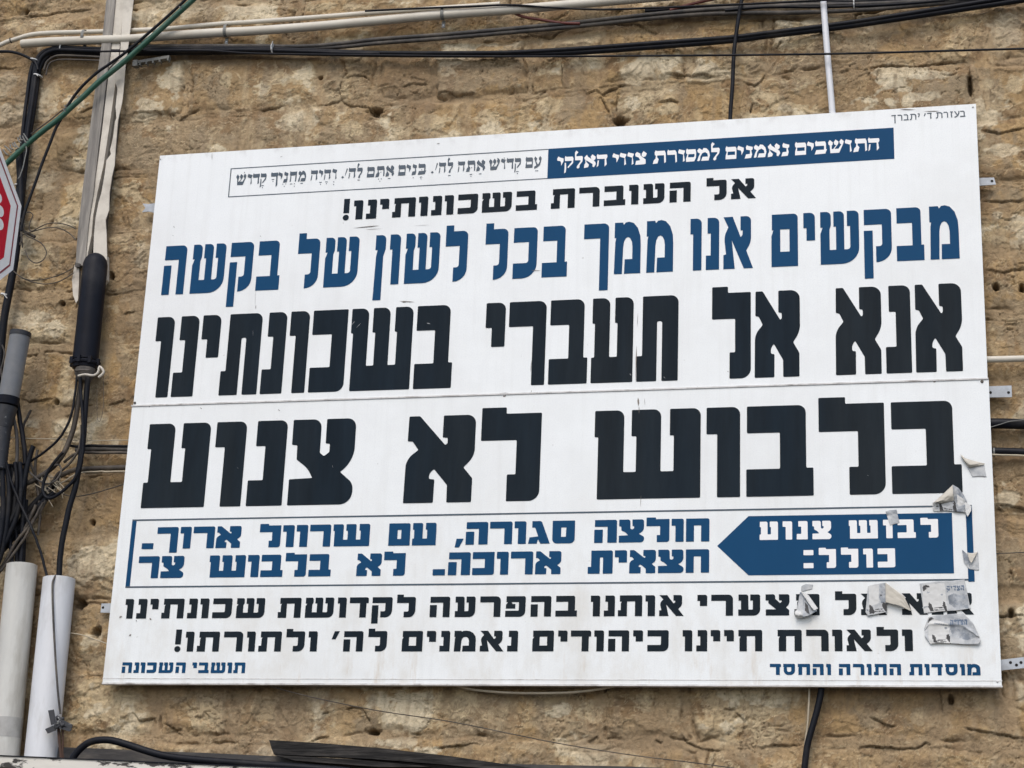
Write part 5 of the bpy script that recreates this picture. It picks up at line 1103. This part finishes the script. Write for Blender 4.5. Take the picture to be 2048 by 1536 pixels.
tag(p7, 'small grey printed poster with a bearded portrait, pasted flat over the upper black words', 'poster', 'torn papers on the board')
reg8 = [(shp([(1190,480),(1450,560),(1475,815),(1200,820)]), 4), (shp([(1460,560),(1560,480),(1760,560),(1840,720),(1700,770),(1500,720)]), 2),
        (shp([(1185,550),(1200,490),(1235,472),(1265,500),(1225,515),(1200,545)]), 1), (shp([(1400,605),(1440,600),(1430,635),(1405,625)]), 2),
        (shp([(1240,690),(1280,720),(1310,805),(1260,800)]), 1), (shp([(1435,690),(1465,700),(1478,812),(1420,745)]), 1), (shp([(1310,765),(1420,760),(1420,772),(1310,778)]), 1), (shp([(1310,790),(1425,785),(1425,796),(1310,802)]), 1),
        (shp([(1260,545),(1430,575),(1460,590),(1270,560)]), 2)] + glyph_regions(W7, *(f7(1480,0)[0], f7(1690,0)[0]), f7(0,510)[1], f7(0,580)[1], -.03, 3)
p8 = sheet('paper_poster', [(1849,1256),(1857,1233),(1890,1229),(1926,1226),(1946,1246),(1956,1266)], [(1850,1272),(1861,1288),(1880,1286),(1903,1287),(1935,1289),(1956,1289),(1962,1282)], 72, 48, lambda s, t: .003+.020*max(0, s-.65)+.016*max(0, t-.6)+.006*math.exp(-((t-.22-.25*s)/.06)**2), MT, reg8, seed=2, wr=.0025)
tag(p8, 'small grey printed poster curling off the board, below the flat one', 'poster', 'torn papers on the board')
# folded poster
p6 = empty('folded_poster', at(1775,1200,0), 'small printed poster folded over to show its beige back, second from the right', 'poster', 'torn papers on the board')
g6 = lambda pts: [(1670+x/6.4, 1160+y/6.4) for x, y in pts]
reg6 = [(g6([(430,80),(560,60),(560,300),(440,330)]), 4), (g6([(570,60),(650,50),(650,290),(590,300),(560,200)]), 2), (g6([(440,310),(480,340),(510,410),(500,430),(440,430)]), 1), (g6([(610,280),(660,300),(675,405),(640,400),(600,330)]), 1), (g6([(510,372),(610,365),(612,376),(510,384)]), 1), (g6([(510,398),(620,392),(622,402),(510,408)]), 1), (g6([(575,185),(605,190),(600,205),(580,205)]), 1), (g6([(400,370),(430,380),(425,400),(405,395)]), 2)]
sheet('poster_front', [(1736,1172),(1750,1168),(1771,1165)], [(1731,1224),(1736,1232),(1755,1228),(1774,1224)], 44, 52, lambda s, t: .003+.010*s*s+.008*(1-s)*t, MT, reg6, p6, seed=3)
sheet('poster_back', [(1771,1165),(1790,1179),(1808,1193),(1822,1221)], [(1771,1205),(1780,1207),(1797,1211),(1821,1222)], 30, 20, lambda s, t: .014+.016*math.sin(math.pi*min(1, s*.8+.1)), ['paper_back'], (), p6, seed=4)
# large torn remnant by the blue box
p2 = empty('torn_poster', at(1905,1000,0), 'large crumpled poster remnant at the corner of the blue box outline', 'poster', 'torn papers on the board')
sheet('poster_back', [(1866,1006),(1886,988),(1905,970)], [(1871,1003),(1880,1007),(1893,1005),(1908,1001)], 24, 16, lambda s, t: .016+.018*math.sin(math.pi*t), ['paper_back'], (), p2, seed=5, wr=.003)
g2 = lambda pts: [(1680+x/7.314, 1000+y/7.314) for x, y in pts]
sheet('poster_front', [(1865,1006),(1874,1001),(1890,1005),(1907,1000)], [(1866,1022),(1880,1023),(1893,1022),(1908,1023)], 40, 22, lambda s, t: .004+.008*(1-t), MT, [(g2([(1455,40),(1475,40),(1520,160),(1460,165)]), 1), (g2([(1360,95),(1430,80),(1445,100),(1370,110)]), 1), (g2([(1520,115),(1640,140),(1640,150),(1520,128)]), 1), (g2([(1520,140),(1640,160),(1640,166),(1520,150)]), 1), (g2([(1340,60),(1400,30),(1420,170),(1350,165)]), 4)], p2, seed=6)
sheet('poster_front', [(1905,969),(1917,976),(1927,989),(1934,1003)], [(1906,1023),(1914,1023),(1924,1024),(1931,1025)], 30, 40, lambda s, t: .006+.016*math.sin(math.pi*s)*(1-.6*t), ['paper_grey', 'ink', 'paper_pale'], [(g2([(1650,0),(1690,30),(1710,170),(1660,160),(1640,60)]), 1), (g2([(1710,-80),(1830,0),(1840,60),(1760,90),(1720,60)]), 2)], p2, seed=7, wr=.003)
sheet('poster_back', [(1930,1004),(1937,1008),(1943,1013)], [(1931,1024),(1935,1034),(1942,1022)], 12, 12, lambda s, t: .012+.008*t, ['paper_pale'], (), p2, seed=8)
# scraps
p1 = empty('torn_scrap', at(1945,930,0), 'curled cream paper scrap near the right edge beside the biggest letters', 'paper scrap', 'torn papers on the board')
sheet('residue', [(1934,934),(1950,932),(1968,929)], [(1945,954),(1958,953),(1973,954)], 16, 12, lambda s, t: .0015, ['paper_print'], (), p1, seed=9, wr=.0003)
sheet('curl', [(1921,908),(1930,916),(1945,921),(1970,927)], [(1923,915),(1932,929),(1939,936),(1968,929)], 24, 12, lambda s, t: .008+.020*math.sin(math.pi*t)*math.sin(math.pi*min(1, s+.15)), ['paper_back'], (), p1, seed=10, wr=.002)
p3 = sheet('torn_scrap', [(1771,1023),(1780,1020),(1793,1019)], [(1780,1051),(1790,1048),(1799,1046)], 24, 26, lambda s, t: .002+.010*max(0, .35-t), ['paper_print', 'paper_grey'], [([(1770,1020),(1795,1017),(1796,1027),(1774,1031)], 1)], seed=11)
tag(p3, 'small grey paper scrap stuck over the top edge of the blue arrow', 'paper scrap', 'torn papers on the board')
p4 = empty('torn_scrap', at(1942,1120,0), 'paper scrap with a beige folded corner over the right side of the blue outline', 'paper scrap', 'torn papers on the board')
sheet('residue', [(1924,1099),(1932,1106),(1945,1106),(1956,1104)], [(1928,1124),(1938,1138),(1948,1140),(1958,1140)], 24, 24, lambda s, t: .002+.008*max(0, .3-s), ['paper_print', 'paper_grey'], [([(1924,1099),(1936,1110),(1942,1136),(1928,1126)], 1)], p4, seed=12)
sheet('folded_corner', [(1935,1105),(1945,1107),(1956,1103)], [(1939,1121),(1943,1127),(1948,1116)], 14, 10, lambda s, t: .008+.010*t, ['paper_back'], (), p4, seed=13)
p5 = empty('torn_poster', at(1612,1205,0), 'narrow hanging poster strip with a white curled end over the black words, leftmost', 'poster', 'torn papers on the board')
sheet('residue', [(1603,1172),(1612,1168),(1626,1169)], [(1602,1184),(1612,1181),(1624,1178)], 14, 10, lambda s, t: .0014, ['paper_print'], (), p5, seed=14, wr=.0003)
sheet('poster_front', [(1600,1184),(1608,1187),(1617,1192)], [(1592,1228),(1606,1234),(1618,1231),(1634,1222)], 28, 34, lambda s, t: .004+.022*t*math.sin(math.pi*s)+.010*t, ['paper_grey', 'ink', 'paper_print'], [([(1610,1205),(1616,1210),(1620,1230),(1610,1222)], 1), ([(1594,1200),(1606,1196),(1606,1230),(1592,1228)], 2)], p5, seed=15, wr=.002)
sheet('folded_edge', [(1601,1182),(1610,1186),(1617,1190)], [(1622,1214),(1629,1221),(1636,1217)], 10, 24, lambda s, t: .016+.020*t+.006*math.sin(math.pi*s), ['paper_pale'], (), p5, seed=16)
sheet('curled_end', [(1590,1222),(1596,1219),(1602,1223)], [(1590,1234),(1598,1238),(1607,1235)], 14, 14, lambda s, t: .020+.020*math.sin(math.pi*t), ['paper_pale'], (), p5, seed=17)
